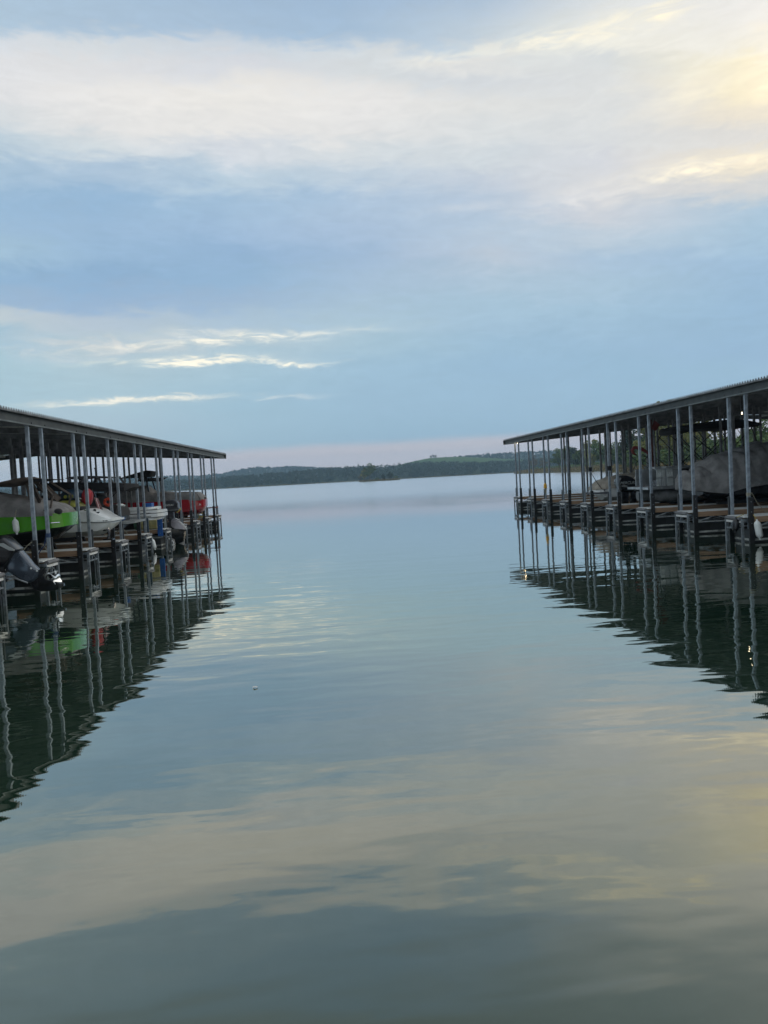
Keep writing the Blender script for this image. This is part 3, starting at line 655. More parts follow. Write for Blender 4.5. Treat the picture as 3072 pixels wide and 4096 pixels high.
    # posts
    def post(inw, y, m, w=0.075, name='post'):
        mb = MB(); x = PX(d, inw); top = roof_z(d, inw) - 0.2 if 0.1 < inw < full - 0.1 else EAVE + 0.06
        mb.box(x - w / 2, x + w / 2, y - w / 2, y + w / 2, 0.36, top)
        return part(name, mb, m, root, smooth=0)
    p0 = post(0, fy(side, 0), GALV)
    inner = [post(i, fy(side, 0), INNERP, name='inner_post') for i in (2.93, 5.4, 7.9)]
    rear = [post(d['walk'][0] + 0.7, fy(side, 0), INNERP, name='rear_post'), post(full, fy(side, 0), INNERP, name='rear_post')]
    for k in range(d['n0'], d['n1'] + 1):
        for dy in (0, g):
            if k or dy:
                copy_part(p0, root, (0, d['sp'] * k + dy, 0))
                if k > -2:
                    for p in inner: copy_part(p, root, (0, d['sp'] * k + dy, 0))
        if k:
            for p in rear: copy_part(p, root, (0, d['sp'] * k, 0))
    # vertical bumpers on the front posts
    def bumper(y, far, m, wide=0.125, z1=DZ + 0.5, z0=-0.5):
        mb = MB(); x = PX(d, 0); yy_ = y + (0.045 if far else -0.105)
        mb.box(x - wide / 2, x + wide / 2, yy_, yy_ + 0.06, z0, z1)
        b = part('bumper', mb, m, root, smooth=0)
        mb = MB()
        if not far:
            for z in (z1 - 0.12, z1 - 0.38, z1 - 0.68): mb.lathe([(0.001, -0.008), (0.013, -0.008), (0.013, 0.004), (0.001, 0.004)], (x, yy_, z), 8, 'y')
            part('bolts', mb, GALV, b)
        return b
    b0 = bumper(fy(side, 0), False, BLACK); b1 = bumper(fy(side, 0) + g, True, BLACK)
    for k in range(d['n0'], d['n1'] + 1):
        for far, b in ((0, b0), (1, b1)):
            if (side, k, far) in SPECIAL:
                bumper(fy(side, k) + far * g, far, SPECIAL[(side, k, far)], 0.19, DZ + 0.53, DZ - 0.26 if far == 0 else DZ + 0.02)
            elif k: copy_part(b, root, (0, d['sp'] * k, 0))
    return root
build_dock('L', 'long covered boat dock on the left with steel posts and corrugated roof')
build_dock('R', 'long covered boat dock on the right with steel posts and corrugated roof')

# ---------------------------------------------------------------- boats
YL = lambda n: 20.08 + 2.934 * n          # slip centres
YR = lambda n: 21.23 + 3.067 * n
def hull_rings(st, yc, grow=0.0, bottom=None):
    """st: (x, half beam, keel z, chine z, gunwale z)"""
    rings = []
    for x, hb, zk, zc, zg in st:
        h = hb + grow
        rings.append([(x, yc - h, zg), (x, yc - h * 0.985, zc + (zg - zc) * 0.45), (x, yc - h * 0.90, zc), (x, yc - h * 0.45, zk + (zc - zk) * 0.42), (x, yc, zk),
                      (x, yc + h * 0.45, zk + (zc - zk) * 0.42), (x, yc + h * 0.90, zc), (x, yc + h * 0.985, zc + (zg - zc) * 0.45), (x, yc + h, zg)])
    return rings
def band_rings(st, yc, grow):
    """a coloured band of the sides between zb and zg; st: (x, hb, zb, zg)"""
    return [[(x, yc - hb - grow, zg), (x, yc - hb * 0.95 - grow, zb), (x, yc + hb * 0.95 + grow, zb), (x, yc + hb + grow, zg)] for x, hb, zb, zg in st]
def subdiv(st, n):
    out = []
    for a, b in zip(st, st[1:]):
        out += [tuple(p + (q - p) * k / n for p, q in zip(a, b)) for k in range(n)]
    return out + [st[-1]]
def cover_rings(st, yc, n=18, fold=0.012, seed=1, skirt=0.05, flat=0.55, drape=0.0, sub=4):
    """st: (x, half width, edge z, crown z)"""
    r = random.Random(seed); ph = [r.uniform(0, 6.28) for _ in range(6)]; rings = []
    for x, hb, ze, zt in subdiv(st, sub):
        ring = [(x, yc - hb * 0.985, ze - skirt)]
        for k in range(n + 1):
            t = k / n; a = math.pi * t; c = -math.cos(a); s_ = max(0.0, math.sin(a)) ** flat
            w = fold * (math.sin(x * 7 + ph[0] + 5 * t) + 0.7 * math.sin(x * 13 + ph[1] - 9 * t) + 0.5 * math.sin(23 * t + ph[2] + x * 3))
            w += drape * (abs(math.sin(x * 2.6 + 2.2 * t + ph[3])) ** 0.45 - 0.7 + 0.5 * abs(math.sin(x * 5.3 - 3.1 * t + ph[4])) ** 0.4 - 0.35 + 0.28 * (abs(math.sin(x * 8.7 + 7 * t + ph[5])) ** 0.5 - 0.7)) * min(1, t * 6, (1 - t) * 6)
            ring.append((x, yc + hb * (1 if c > 0 else -1) * abs(c) ** 0.8 + w * 0.7 * c, ze + (zt - ze) * s_ + w * s_))
        ring.append((x, yc + hb * 0.985, ze - skirt)); rings.append(ring)
    return rings
def lift(side, x0, x1, yc, label, top):
    t = thing('boat_lift', label, 'boat lift', side, (x0, yc, 0), 'boat lifts under the raised boats')
    for s in (-1, 1):
        mb = MB(); mb.tube([(x0, yc + s * 0.72, 0.14), (x1, yc + s * 0.72, 0.14)], 0.26, 14); part('tank', mb, FLOATM, t)
        mb = MB(); mb.box(min(x0, x1) + 0.2, max(x0, x1) - 0.2, yc + s * 0.42 - 0.06, yc + s * 0.42 + 0.06, top - 0.09, top); part('bunk', mb, BLKC, t)
        for k in (0.2, 0.5, 0.8):
            x = x0 + (x1 - x0) * k; mb = MB(); mb.bar((x, yc + s * 0.72, 0.35), (x - 0.1, yc + s * 0.5, top - 0.05), 0.06); part('arm', mb, DKMET, t)
    for k in (0.2, 0.8):
        x = x0 + (x1 - x0) * k; mb = MB(); mb.box(x - 0.04, x + 0.04, yc - 0.72, yc + 0.72, 0.36, 0.44); part('crossbeam', mb, DKMET, t)
    return t
def sheet_roll(mb, x0, x1, yc, z0, z1, r0, r1, wy=0.35, n=8):
    rings = []
    for k in range(n + 1):
        t = k / n; x = x0 + (x1 - x0) * t; z = z0 + (z1 - z0) * t; r = (r0 + (r1 - r0) * t) * (0.3 + 0.7 * min(1, math.sin(math.pi * min(max(t, 0.02), 0.98)) * 1.8)); w = wy * (0.35 + 0.65 * min(1, math.sin(math.pi * min(max(t, 0.02), 0.98)) * 1.8))
        rings.append([(x, yc + w * math.cos(a * math.pi / 5), z + r * math.sin(a * math.pi / 5) + 0.012 * math.sin(9 * t + a)) for a in range(10)])
    mb.loft(rings); return mb
def fender(side, x, y, ztop, L, r, m, rope, label, tilt=0.0, ropez=None, tie=None):
    t = thing('fender', label, 'boat fender', side, (x, y, ztop), 'boat fenders hanging at the docks')
    prof = [(0.001, 0), (r * 0.28, 0), (r * 0.28, 0.035), (r * 0.45, 0.05), (r * 0.86, 0.085), (r, 0.13), (r, L - 0.13), (r * 0.86, L - 0.085), (r * 0.45, L - 0.05), (r * 0.28, L - 0.035), (r * 0.28, L), (0.001, L)]
    mb = MB(); mb.lathe(prof, (x, y, ztop - L), 14)
    mb.v = [(vx + (ztop - vz) * tilt, vy, vz) for vx, vy, vz in mb.v]
    part('body', mb, m, t)
    if tie: mb = MB(); mb.tube([(x, y, ztop - 0.02), tie], 0.008, 5); part('line', mb, rope, t)
    return t

# --- left dock, first slip: lime green wake boat, covered, raised
t = thing('wake_boat', 'lime green wake boat under a grey cover, raised on a lift', 'boat', 'L', (-7.3, YL(0), 1.0))
yc = YL(0) + 0.02
H = [(-7.24, 0.50, 1.40, 1.42, 1.755), (-7.34, 0.58, 1.28, 1.40, 1.755), (-7.6, 0.67, 1.10, 1.36, 1.76), (-8.1, 0.72, 0.99, 1.30, 1.77), (-8.9, 0.74, 0.93, 1.24, 1.80), (-10.5, 0.76, 0.9, 1.18, 1.82), (-13.2, 0.76, 0.9, 1.16, 1.82)]
mb = MB(); mb.loft(hull_rings(H, yc)); part('hull', mb, BLKH, t)
mb = MB(); mb.loft(band_rings([(-7.225, 0.46, 1.425, 1.755), (-7.25, 0.54, 1.415, 1.757), (-7.34, 0.61, 1.405, 1.757), (-7.6, 0.69, 1.385, 1.762), (-8.1, 0.735, 1.345, 1.772), (-8.9, 0.755, 1.28, 1.80), (-10.5, 0.775, 1.2, 1.82), (-13.22, 0.775, 1.16, 1.82)], yc, 0.012)); part('topside', mb, GREEN, t)
mb = MB(); mb.tube([(-7.3, yc - 0.61, 1.53), (-7.42, yc - 0.665, 1.53), (-7.6, yc - 0.715, 1.53)], 0.012, 6); part('rub_rail', mb, CHROME, t)
mb = MB(); mb.loft(cover_rings([(-7.27, 0.50, 1.76, 1.80), (-7.36, 0.62, 1.75, 1.88), (-7.55, 0.71, 1.755, 2.0), (-7.8, 0.75, 1.76, 2.10), (-8.25, 0.77, 1.77, 2.19), (-9.0, 0.79, 1.80, 2.36), (-10.2, 0.8, 1.82, 2.5), (-13.25, 0.8, 1.82, 2.1)], yc, seed=2, drape=0.025, sub=9)); part('cover', mb, CANV, t)
mb = MB(); mb.ball((-7.33, yc - 0.58, 1.80), 0.085, 10, (1.25, 0.8, 0.9)); part('bow_pad', mb, CANV2, t)
mb = MB(); mb.tube([(-7.62, yc - 0.74, 1.86), (-7.56, yc - 0.76, 1.80), (-7.53, yc - 0.76, 1.70)], 0.014, 6); part('strap', mb, BLKC, t)
ty = yc
mb = MB(); sheet_roll(mb, -9.1, -7.95, ty, 2.535, 2.63, 0.06, 0.125, 0.5, 12); part('canopy_roll', mb, BROWNC, t)
mb = MB(); mb.loft([[(-9.7, ty - 0.3, 2.50), (-9.7, ty + 0.3, 2.50), (-9.7, ty + 0.3, 2.52), (-9.7, ty - 0.3, 2.52)], [(-9.0, ty - 0.5, 2.50), (-9.0, ty + 0.5, 2.50), (-9.0, ty + 0.5, 2.56), (-9.0, ty - 0.5, 2.56)]]); part('board_rack', mb, BLKC, t)
mb = MB(); mb.loft([[(-8.0, ty - 0.5, 2.57), (-8.0, ty + 0.4, 2.57), (-8.0, ty + 0.4, 2.66), (-8.0, ty - 0.5, 2.66)], [(-7.75, ty - 0.5, 2.60), (-7.75, ty + 0.4, 2.60), (-7.75, ty + 0.4, 2.635), (-7.75, ty - 0.5, 2.635)], [(-7.45, ty - 0.4, 2.60), (-7.45, ty + 0.3, 2.60), (-7.45, ty + 0.3, 2.615), (-7.45, ty - 0.4, 2.615)]]); part('board_rack', mb, BLKC, t)
for y_ in (yc - 0.62, yc + 0.62):
    mb = MB(); mb.bar((-8.17, y_ * 0.5 + ty * 0.5, 2.55), (-7.98, y_, 2.16), 0.05, 0.09); mb.bar((-8.05, y_ * 0.5 + ty * 0.5, 2.55), (-7.74, y_, 2.08), 0.05, 0.15)
    mb.bar((-7.80, y_ * 0.5 + ty * 0.5, 2.55), (-7.42, y_, 2.20), 0.05, 0.05); mb.bar((-7.42, y_, 2.20), (-7.50, y_, 1.9), 0.04, 0.04); part('tower_leg', mb, BROWNC, t)
lift('L', -8.0, -13.6, yc, 'black tank boat lift under the lime green boat', 0.93)
fender('L', -8.27, yc - 0.9, 1.72, 0.42, 0.075, VINYL, ROPE, 'white fender hanging on the lime green hull', 0.06, tie=(-8.26, yc - 0.8, 1.9))

# --- second slip: white runabout, stern out, with towables
yc = YL(1) + 0.05
t = thing('runabout', 'white runabout with curved stern and olive cover, second boat on the left', 'boat', 'L', (-7.2, yc, 0.95))
H = [(-7.02, 0.55, 1.30, 1.32, 1.40), (-7.16, 0.66, 1.12, 1.2, 1.42), (-7.36, 0.72, 0.98, 1.12, 1.44), (-7.7, 0.74, 0.95, 1.12, 1.46), (-9, 0.75, 0.94, 1.12, 1.52), (-12, 0.74, 0.95, 1.14, 1.6), (-13.6, 0.3, 1.15, 1.3, 1.68)]
mb = MB(); mb.loft(hull_rings(H, yc)); part('hull', mb, GEL, t)
mb = MB(); mb.loft([[(x, yc - h, z0), (x, yc - h * 0.97, z1), (x, yc - h * 0.75, z2), (x, yc + h * 0.75, z2), (x, yc + h * 0.97, z1), (x, yc + h, z0)] for x, h, z0, z1, z2 in
    ((-7.0, 0.56, 1.40, 1.44, 1.46), (-7.2, 0.66, 1.42, 1.52, 1.57), (-7.38, 0.72, 1.44, 1.62, 1.70), (-7.55, 0.745, 1.45, 1.70, 1.775), (-8.4, 0.76, 1.50, 1.73, 1.79), (-12, 0.75, 1.60, 1.8, 1.83), (-13.6, 0.3, 1.68, 1.75, 1.76))]); part('deck', mb, GEL, t)
mb = MB(); mb.loft([[(x, yc - h, z0), (x, yc - h, z0 + 0.055), (x, yc + h, z0 + 0.055), (x, yc + h, z0)] for x, h, z0 in ((-6.90, 0.45, 1.385), (-6.94, 0.62, 1.38), (-7.1, 0.72, 1.372), (-7.4, 0.785, 1.385), (-8.3, 0.79, 1.46), (-12, 0.78, 1.565), (-13.62, 0.34, 1.66))]); part('rub_band', mb, VINYL, t)
mb = MB(); mb.loft([[(x, yc - h, z0), (x, yc - h, z0 + 0.016), (x, yc + h, z0 + 0.016), (x, yc + h, z0)] for x, h, z0 in ((-6.92, 0.55, 1.366), (-7.1, 0.715, 1.356), (-7.4, 0.775, 1.368), (-8.3, 0.782, 1.443), (-12, 0.775, 1.548))]); part('pinstripe', mb, BLKH, t)
mb = MB()
for k, x in enumerate((-7.14, -7.09, -7.04)): mb.box(x - 0.012, x + 0.012, yc - 0.735, yc - 0.715, 1.392, 1.418 - 0.006 * (k % 2))
part('hull_mark', mb, BLKH, t)
mb = MB(); mb.lathe([(0.001, 0), (0.03, 0), (0.024, 0.08), (0.001, 0.08)], (-7.25, yc - 0.45, 1.12), 8, 'x'); mb.tube([(-7.2, yc - 0.3, 1.2), (-7.12, yc - 0.3, 1.05), (-7.16, yc - 0.3, 0.86)], 0.045, 7); mb.box(-7.30, -7.02, yc - 0.4, yc - 0.2, 0.82, 0.86); part('outdrive', mb, MOTB, t)
mb = MB(); mb.loft(cover_rings([(-7.56, 0.5, 1.755, 1.775), (-7.75, 0.66, 1.765, 1.83), (-8.4, 0.70, 1.775, 1.92), (-10.5, 0.7, 1.80, 2.1), (-13.2, 0.36, 1.76, 1.9)], yc, seed=5)); part('cover', mb, CANV2, t)
mb = MB(); mb.bar((-7.68, yc - 0.68, 1.745), (-7.52, yc - 0.68, 1.715), 0.02, 0.02); mb.bar((-7.62, yc - 0.68, 1.70), (-7.62, yc - 0.68, 1.74), 0.02); part('cleat', mb, CHROME, t)
mb = MB(); mb.lathe([(0.001, 0), (0.05, 0), (0.045, 0.06), (0.03, 0.10), (0.001, 0.1)], (-7.42, yc - 0.55, 1.66), 10); mb.box(-7.38, -7.30, yc - 0.6, yc - 0.5, 1.62, 1.67); part('hardware', mb, BLKH, t)
lift('L', -7.9, -13.4, yc, 'black tank boat lift under the white runabout', 0.95)
mb = MB(); mb.lathe([(0.001, 0.0), (0.30, 0.0), (0.36, 0.06), (0.35, 0.16), (0.28, 0.27), (0.15, 0.33), (0.001, 0.345)], (0, 0, 0), 22)
mb.v = [(-8.28 + v[0] * 0.98, yc + 0.2 + v[1], 2.04 + v[2]) for v in mb.v]
t = thing('towable_tube', 'navy blue dome shaped towable tube stacked on the white runabout', 'towable tube', 'L', (-8.28, yc + 0.2, 2.04), 'towable tubes piled on the white runabout'); part('body', mb, NAVY, t)
mb = MB(); mb.lathe([(0.001, 0), (0.05, 0), (0.05, 0.012), (0.001, 0.012)], (-8.37, yc - 0.158, 2.15), 14, 'y'); mb.box(-8.27, -8.245, yc - 0.165, yc - 0.14, 2.11, 2.2); mb.box(-8.245, -8.21, yc - 0.165, yc - 0.14, 2.11, 2.135); mb.box(-8.18, -8.15, yc - 0.15, yc - 0.12, 2.11, 2.2); part('emblem', mb, OLIVE, t)
mb = MB(); mb.lathe([(0.001, -0.14), (0.10, -0.14), (0.22, -0.10), (0.27, 0.0), (0.22, 0.10), (0.10, 0.14), (0.001, 0.14)], (0, 0, 0), 18, 'x')
c, s_ = math.cos(0.3), math.sin(0.3); mb.v = [(-7.82 + v[0] * c + v[2] * s_ * 0.6, yc + 0.1 + v[1], 2.10 - v[0] * s_ + v[2] * c) for v in mb.v]
t = thing('towable_tube', 'bright red towable tube standing on edge at the white stern', 'towable tube', 'L', (-7.82, yc + 0.1, 1.85), 'towable tubes piled on the white runabout'); part('body', mb, REDV, t)
mb = MB(); mb.ball((-7.93, yc - 0.26, 2.0), 0.02, 6); mb.tube([(-8.1, yc - 0.1, 2.07), (-7.95, yc - 0.2, 2.08), (-7.9, yc - 0.2, 2.07)], 0.02, 6); part('valve', mb, VINYL, t)
mb = MB(); mb.loft(cover_rings([(-7.80, 0.2, 1.83, 1.86), (-7.9, 0.4, 1.83, 1.95), (-8.05, 0.5, 1.83, 2.02), (-8.5, 0.52, 1.83, 2.04), (-8.75, 0.4, 1.83, 1.98)], yc + 0.0, seed=8, fold=0.006))
solo('towable_tube', mb, OLIVE, 'olive and yellow inflatable lying under the navy dome tube', 'towable tube', 'L', (-8.3, yc, 1.82), 'towable tubes piled on the white runabout')
# flag: staff and cloth hanging in folds
t = thing('flag', 'limp striped flag on a leaning staff at the white stern', 'flag', 'L', (-7.46, yc + 0.1, 1.6))
mb = MB(); mb.tube([(-7.42, yc + 0.1, 1.58), (-7.68, yc + 0.12, 2.32)], 0.012, 6); part('staff', mb, DKMET, t)
mb = MB(); nu, nv = 13, 10; base = len(mb.v); pts = []
for j in range(nv + 1):
    for i in range(nu + 1):
        u, v = i / nu, j / nv
        pts.append((-7.66 + 0.10 * v + u * (0.09 + 0.13 * v), yc + 0.1 + 0.05 * math.sin(u * 9 + v * 2) * (0.4 + v), 2.28 - 0.62 * v - 0.05 * u))
mb.v = pts
for j in range(nv):
    for i in range(nu):
        mb.f.append((j * (nu + 1) + i, j * (nu + 1) + i + 1, (j + 1) * (nu + 1) + i + 1, (j + 1) * (nu + 1) + i)); mb.mi.append(2 if j < 3 else (0 if i % 2 else 1))
part('cloth', mb, [REDV, WHITE, NAVY], t)

# --- third slip: black wake boat with big canopy
yc = YL(2) + 0.03
t = thing('wake_boat', 'black wake boat with wide folded black canopy and charcoal cover', 'boat', 'L', (-7.6, yc, 0.95))
H = [(-7.62, 0.68, 1.0, 1.12, 1.5), (-8.2, 0.72, 0.95, 1.12, 1.62), (-10, 0.74, 0.93, 1.12, 1.7), (-12.6, 0.7, 0.95, 1.14, 1.75), (-13.8, 0.3, 1.25, 1.4, 1.8)]
mb = MB(); mb.loft(hull_rings(H, yc)); part('hull', mb, BLKH, t)
mb = MB(); mb.loft(cover_rings([(-7.58, 0.62, 1.46, 1.68), (-7.66, 0.7, 1.45, 1.79), (-8.1, 0.74, 1.5, 1.84), (-8.3, 0.76, 1.62, 2.12), (-9.2, 0.77, 1.68, 2.25), (-11, 0.77, 1.7, 2.2), (-13.7, 0.4, 1.78, 1.95)], yc, seed=3, drape=0.025, sub=9)); part('cover', mb, CANV2, t)
mb = MB(); mb.loft([[(x, yc - w, z0), (x, yc - w * 1.02, (z0 + z1) / 2), (x, yc - w * 0.9, z1), (x, yc + w * 0.9, z1), (x, yc + w * 1.02, (z0 + z1) / 2), (x, yc + w, z0)] for x, w, z0, z1 in
     ((-10.2, 0.5, 2.38, 2.6), (-9.5, 0.74, 2.34, 2.635), (-8.5, 0.78, 2.27, 2.56), (-7.65, 0.78, 2.22, 2.50), (-7.35, 0.7, 2.23, 2.47), (-7.14, 0.35, 2.34, 2.44))]); part('canopy', mb, BLKC, t)
mb = MB(); mb.loft([[(x, yc - w, z0), (x, yc - w, z1), (x, yc + w, z1), (x, yc + w, z0)] for x, w, z0, z1 in ((-9.3, 0.4, 2.74, 2.76), (-9.0, 0.55, 2.69, 2.795), (-8.5, 0.58, 2.71, 2.785), (-7.8, 0.55, 2.66, 2.71))]); part('tower_top', mb, BLKH, t)
for y_ in (yc - 0.66, yc + 0.66):
    for x0, x1 in ((-9.1, -9.35), (-8.62, -8.9), (-8.2, -7.95), (-7.85, -7.55)):
        mb = MB(); mb.bar((x0, y_ * 0.85 + yc * 0.15, 2.74), (x1, y_, 2.2), 0.05, 0.07); part('tower_leg', mb, BLKH, t)
mb = MB(); mb.tube([(-8.46, yc, 2.77), (-8.46, yc, 3.02)], 0.011, 6); mb.lathe([(0.001, 0), (0.03, 0), (0.03, 0.04), (0.001, 0.04)], (-8.46, yc, 3.01), 8); part('light_mast', mb, DKMET, t)
mb = MB(); mb.loft([[(x, yc - w, 1.17 - d_), (x, yc - w, 1.25 - d_ * 0.6), (x, yc + w, 1.25 - d_ * 0.6), (x, yc + w, 1.17 - d_)] for x, w, d_ in ((-7.7, 0.72, 0), (-7.3, 0.70, 0.01), (-7.1, 0.6, 0.0), (-7.02, 0.4, -0.02))]); part('swim_platform', mb, GREYP, t)
mb = MB(); mb.tube([(-7.55, yc - 0.74, 2.24), (-8.05, yc - 0.72, 1.75)], 0.014, 6); part('canopy_strut', mb, DKMET, t)
lift('L', -8.0, -13.6, yc, 'black tank boat lift under the black wake boat', 0.93)
mb = MB(); n = 16; mb.tube([(-7.86 + 0.10 * math.cos(2 * math.pi * k / n), yc - 0.82 + 0.03 * math.sin(4 * k), 1.90 + 0.10 * math.sin(2 * math.pi * k / n)) for k in range(n + 1)], 0.048, 8)
solo('throw_ring', mb, ORANGE, 'orange ring buoy hung on the black wake boat', 'ring buoy', 'L', (-7.86, yc - 0.82, 1.9))
mb = MB(); sheet_roll(mb, -7.62, -7.36, yc - 0.7, 1.80, 1.76, 0.05, 0.04, 0.1, 6); solo('towel', mb, VINYL, 'white bundle lying on the black wake boat stern', 'towel', 'L', (-7.5, yc - 0.7, 1.76))
mb = MB(); mb.ball((-7.55, yc - 0.55, 1.33), 0.09, 8, (1.5, 1, 0.8)); solo('bag', mb, BLUE, 'small blue bag on the grey swim platform', 'bag', 'L', (-7.55, yc - 0.55, 1.26))

# --- fourth slip: low white deck boat, stern out
yc = YL(3) + 0.05
t = thing('deck_boat', 'low white deck boat with dark grooves behind the yellow barrel', 'boat', 'L', (-7, yc, 1.2))
def round_rect(x0, x1, h, z0, z1, yc=yc):
    return [[(x, yc - w, z0), (x, yc - w, z1), (x, yc + w, z1), (x, yc + w, z0)] for x, w in ((x0, h), (x1 - 0.25, h), (x1 - 0.1, h * 0.9), (x1, h * 0.62))]
for nm, z0, z1, xe, m in (('hull', 1.13, 1.215, -7.12, GEL), ('hull_groove', 1.2, 1.29, -7.04, GREYP), ('hull_band', 1.24, 1.36, -6.98, GEL), ('hull_groove', 1.355, 1.40, -7.04, BLKH), ('deck', 1.385, 1.48, -6.99, GEL), ('lid', 1.50, 1.60, -7.2, GEL)):
    mb = MB(); mb.loft(round_rect(-12.8, xe, 0.76 if nm != 'lid' else 0.7, z0, z1)); part(nm, mb, m, t)
mb = MB(); sheet_roll(mb, -7.75, -7.12, yc - 0.4, 1.54, 1.53, 0.05, 0.06, 0.3, 8); part('cushion', mb, VINYL, t)
mb = MB(); mb.tube([(-7.76, yc - 0.7, 1.64), (-7.74, yc - 0.7, 1.57), (-7.70, yc - 0.7, 1.56), (-7.64, yc - 0.7, 1.60), (-7.61, yc - 0.7, 1.60)], 0.014, 6); part('grab_handle', mb, VINYL, t)
lift('L', -8.7, -12.6, yc, 'black tank boat lift under the low white deck boat', 1.12)
mb = MB(); mb.box(-7.76, -7.42, yc - 0.1, yc + 0.25, 1.56, 1.74); solo('cooler', mb, BLUE, 'dark blue cooler on the low white deck boat', 'cooler', 'L', (-7.6, yc, 1.56))
# barrel lying on the finger behind it
yb_ = fy('L', 4) + 0.33
t = thing('barrel', 'pale yellow barrel with green end lying on the finger dock', 'barrel', 'L', (-8.0, yb_, DZ))
mb = MB(); mb.lathe([(0.001, 0), (0.21, 0), (0.238, 0.03), (0.238, 0.22), (0.246, 0.235), (0.246, 0.255), (0.238, 0.27), (0.238, 0.55), (0.246, 0.565), (0.246, 0.585), (0.238, 0.6), (0.238, 0.80), (0.21, 0.83), (0.001, 0.83)], (-8.4, yb_, DZ + 0.245), 24, 'x'); part('body', mb, YEL, t)
mb = MB(); mb.lathe([(0.001, 0), (0.2, 0), (0.243, 0.02), (0.243, 0.19), (0.001, 0.19)], (-8.47, yb_, DZ + 0.247), 24, 'x'); part('end_cap', mb, GRNP, t)

# --- fifth slip: small dark watercraft in front, outboard and pontoon behind
yc = YL(4)
t = thing('personal_watercraft', 'black personal watercraft with pale grey pointed hood', 'personal watercraft', 'L', (-7.1, yc - 0.45, 0))
yw = yc - 0.42
st = [(-6.74, 0.03, 0.50, 0.53, 0.545), (-6.80, 0.14, 0.30, 0.48, 0.56), (-6.88, 0.24, 0.08, 0.42, 0.58), (-7.1, 0.36, 0.0, 0.36, 0.62), (-7.5, 0.42, -0.05, 0.34, 0.62), (-8.4, 0.44, -0.05, 0.34, 0.6), (-9.0, 0.42, 0.0, 0.34, 0.55)]
mb = MB(); mb.loft(hull_rings(st, yw)); part('hull', mb, BLKH, t)
mb = MB(); mb.loft([[(x, yw - w, z0), (x, yw - w * 0.8, z0 + (z1 - z0) * 0.7), (x, yw - w * 0.3, z1), (x, yw + w * 0.3, z1), (x, yw + w * 0.8, z0 + (z1 - z0) * 0.7), (x, yw + w, z0)] for x, w, z0, z1 in
     ((-6.735, 0.03, 0.53, 0.55), (-6.83, 0.17, 0.55, 0.70), (-6.95, 0.26, 0.57, 0.88), (-7.08, 0.3, 0.59, 1.0), (-7.2, 0.3, 0.66, 1.03), (-7.3, 0.26, 0.74, 0.98))]); part('hood', mb, LILAC, t)
mb = MB(); mb.tube([(-6.73, yw - 0.02, 0.56), (-6.85, yw - 0.15, 0.76), (-6.98, yw - 0.2, 0.93), (-7.12, yw - 0.2, 1.04)], 0.018, 6); part('hood_trim', mb, VINYL, t)
mb = MB(); mb.tube([(-6.89, yw - 0.16, 0.86), (-7.0, yw - 0.22, 0.95), (-7.14, yw - 0.22, 1.03)], 0.012, 6); part('hood_seam', mb, BLKH, t)
mb = MB(); mb.loft([[(x, yw - w, 0.58), (x, yw - w * 0.6, z), (x, yw + w * 0.6, z), (x, yw + w, 0.58)] for x, w, z in ((-7.25, 0.22, 0.95), (-7.5, 0.2, 0.88), (-8.0, 0.2, 0.86), (-8.8, 0.2, 0.9))]); part('seat', mb, CANV2, t)
mb = MB(); mb.tube([(-7.3, yw - 0.28, 1.02), (-7.38, yw, 1.06), (-7.3, yw + 0.28, 1.02)], 0.02, 6); part('handlebar', mb, BLKH, t)
t = thing('pontoon_boat', 'dark pontoon boat with outboard behind the personal watercraft', 'pontoon boat', 'L', (-7.6, yc + 0.35, 0))
for y_ in (yc - 0.85, yc + 0.85):
    mb = MB(); mb.tube([(-12.5, y_, 0.12), (-7.42, y_, 0.10), (-7.25, y_, 0.05), (-7.16, y_, -0.02)], [0.24, 0.24, 0.19, 0.06], 14); part('float_tube', mb, DULLALU, t)
mb = MB(); mb.box(-12.5, -7.95, yc - 0.98, yc + 0.98, 0.52, 0.60); part('deck', mb, GREYP, t)
mb = MB(); mb.box(-12.3, -8.2, yc - 0.92, yc - 0.88, 0.62, 1.15); mb.box(-12.3, -8.2, yc + 0.88, yc + 0.92, 0.62, 1.15); part('fence', mb, BLKH, t)
mb = MB(); mb.tube([(-7.5, yc - 1.0, 0.28), (-7.24, yc - 1.0, 0.19), (-7.17, yc - 1.0, 0.10), (-7.17, yc - 1.0, -0.1)], 0.02, 8); part('nose_guard', mb, ALU, t)
ym = yc + 0.55
m_ = part('outboard', MB().slab([(-7.78, 1.30), (-7.80, 1.66), (-7.66, 1.76), (-7.36, 1.765), (-7.24, 1.70), (-7.20, 1.60), (-7.20, 1.46), (-7.16, 1.38), (-7.22, 1.29), (-7.38, 1.25), (-7.7, 1.25)], ym, 0.2), MOTD, t)
mb = MB(); mb.slab([(-7.68, 1.26), (-7.42, 1.26), (-7.42, 0.95), (-7.5, 0.75), (-7.62, 0.75)], ym, 0.11); part('leg', mb, MOTD, m_)
mb = MB(); mb.slab([(-7.30, 1.48), (-7.24, 1.46), (-7.22, 1.62), (-7.28, 1.64)], ym, 0.205, 0.95); part('vent', mb, MOTB, m_)
mb = place_text(text_mesh('SUZUKI', 0.105), (-7.56, ym - 0.204, 1.555), 0.15, 1.0); part('lettering', mb, VINYL, m_, smooth=0)
mb = MB(); mb.box(-7.82, -7.18, ym - 0.203, ym + 0.203, 1.335, 1.36); part('trim_line', mb, GREYP, m_)
mb = MB(); mb.slab([(-7.34, 1.25), (-7.2, 1.33), (-7.12, 1.42), (-7.13, 1.34), (-7.26, 1.22)], ym - 0.05, 0.05); solo('rope', mb, YROPE, 'yellow rope bundle behind the charcoal outboard', 'rope', 'L', (-7.2, ym, 1.3))
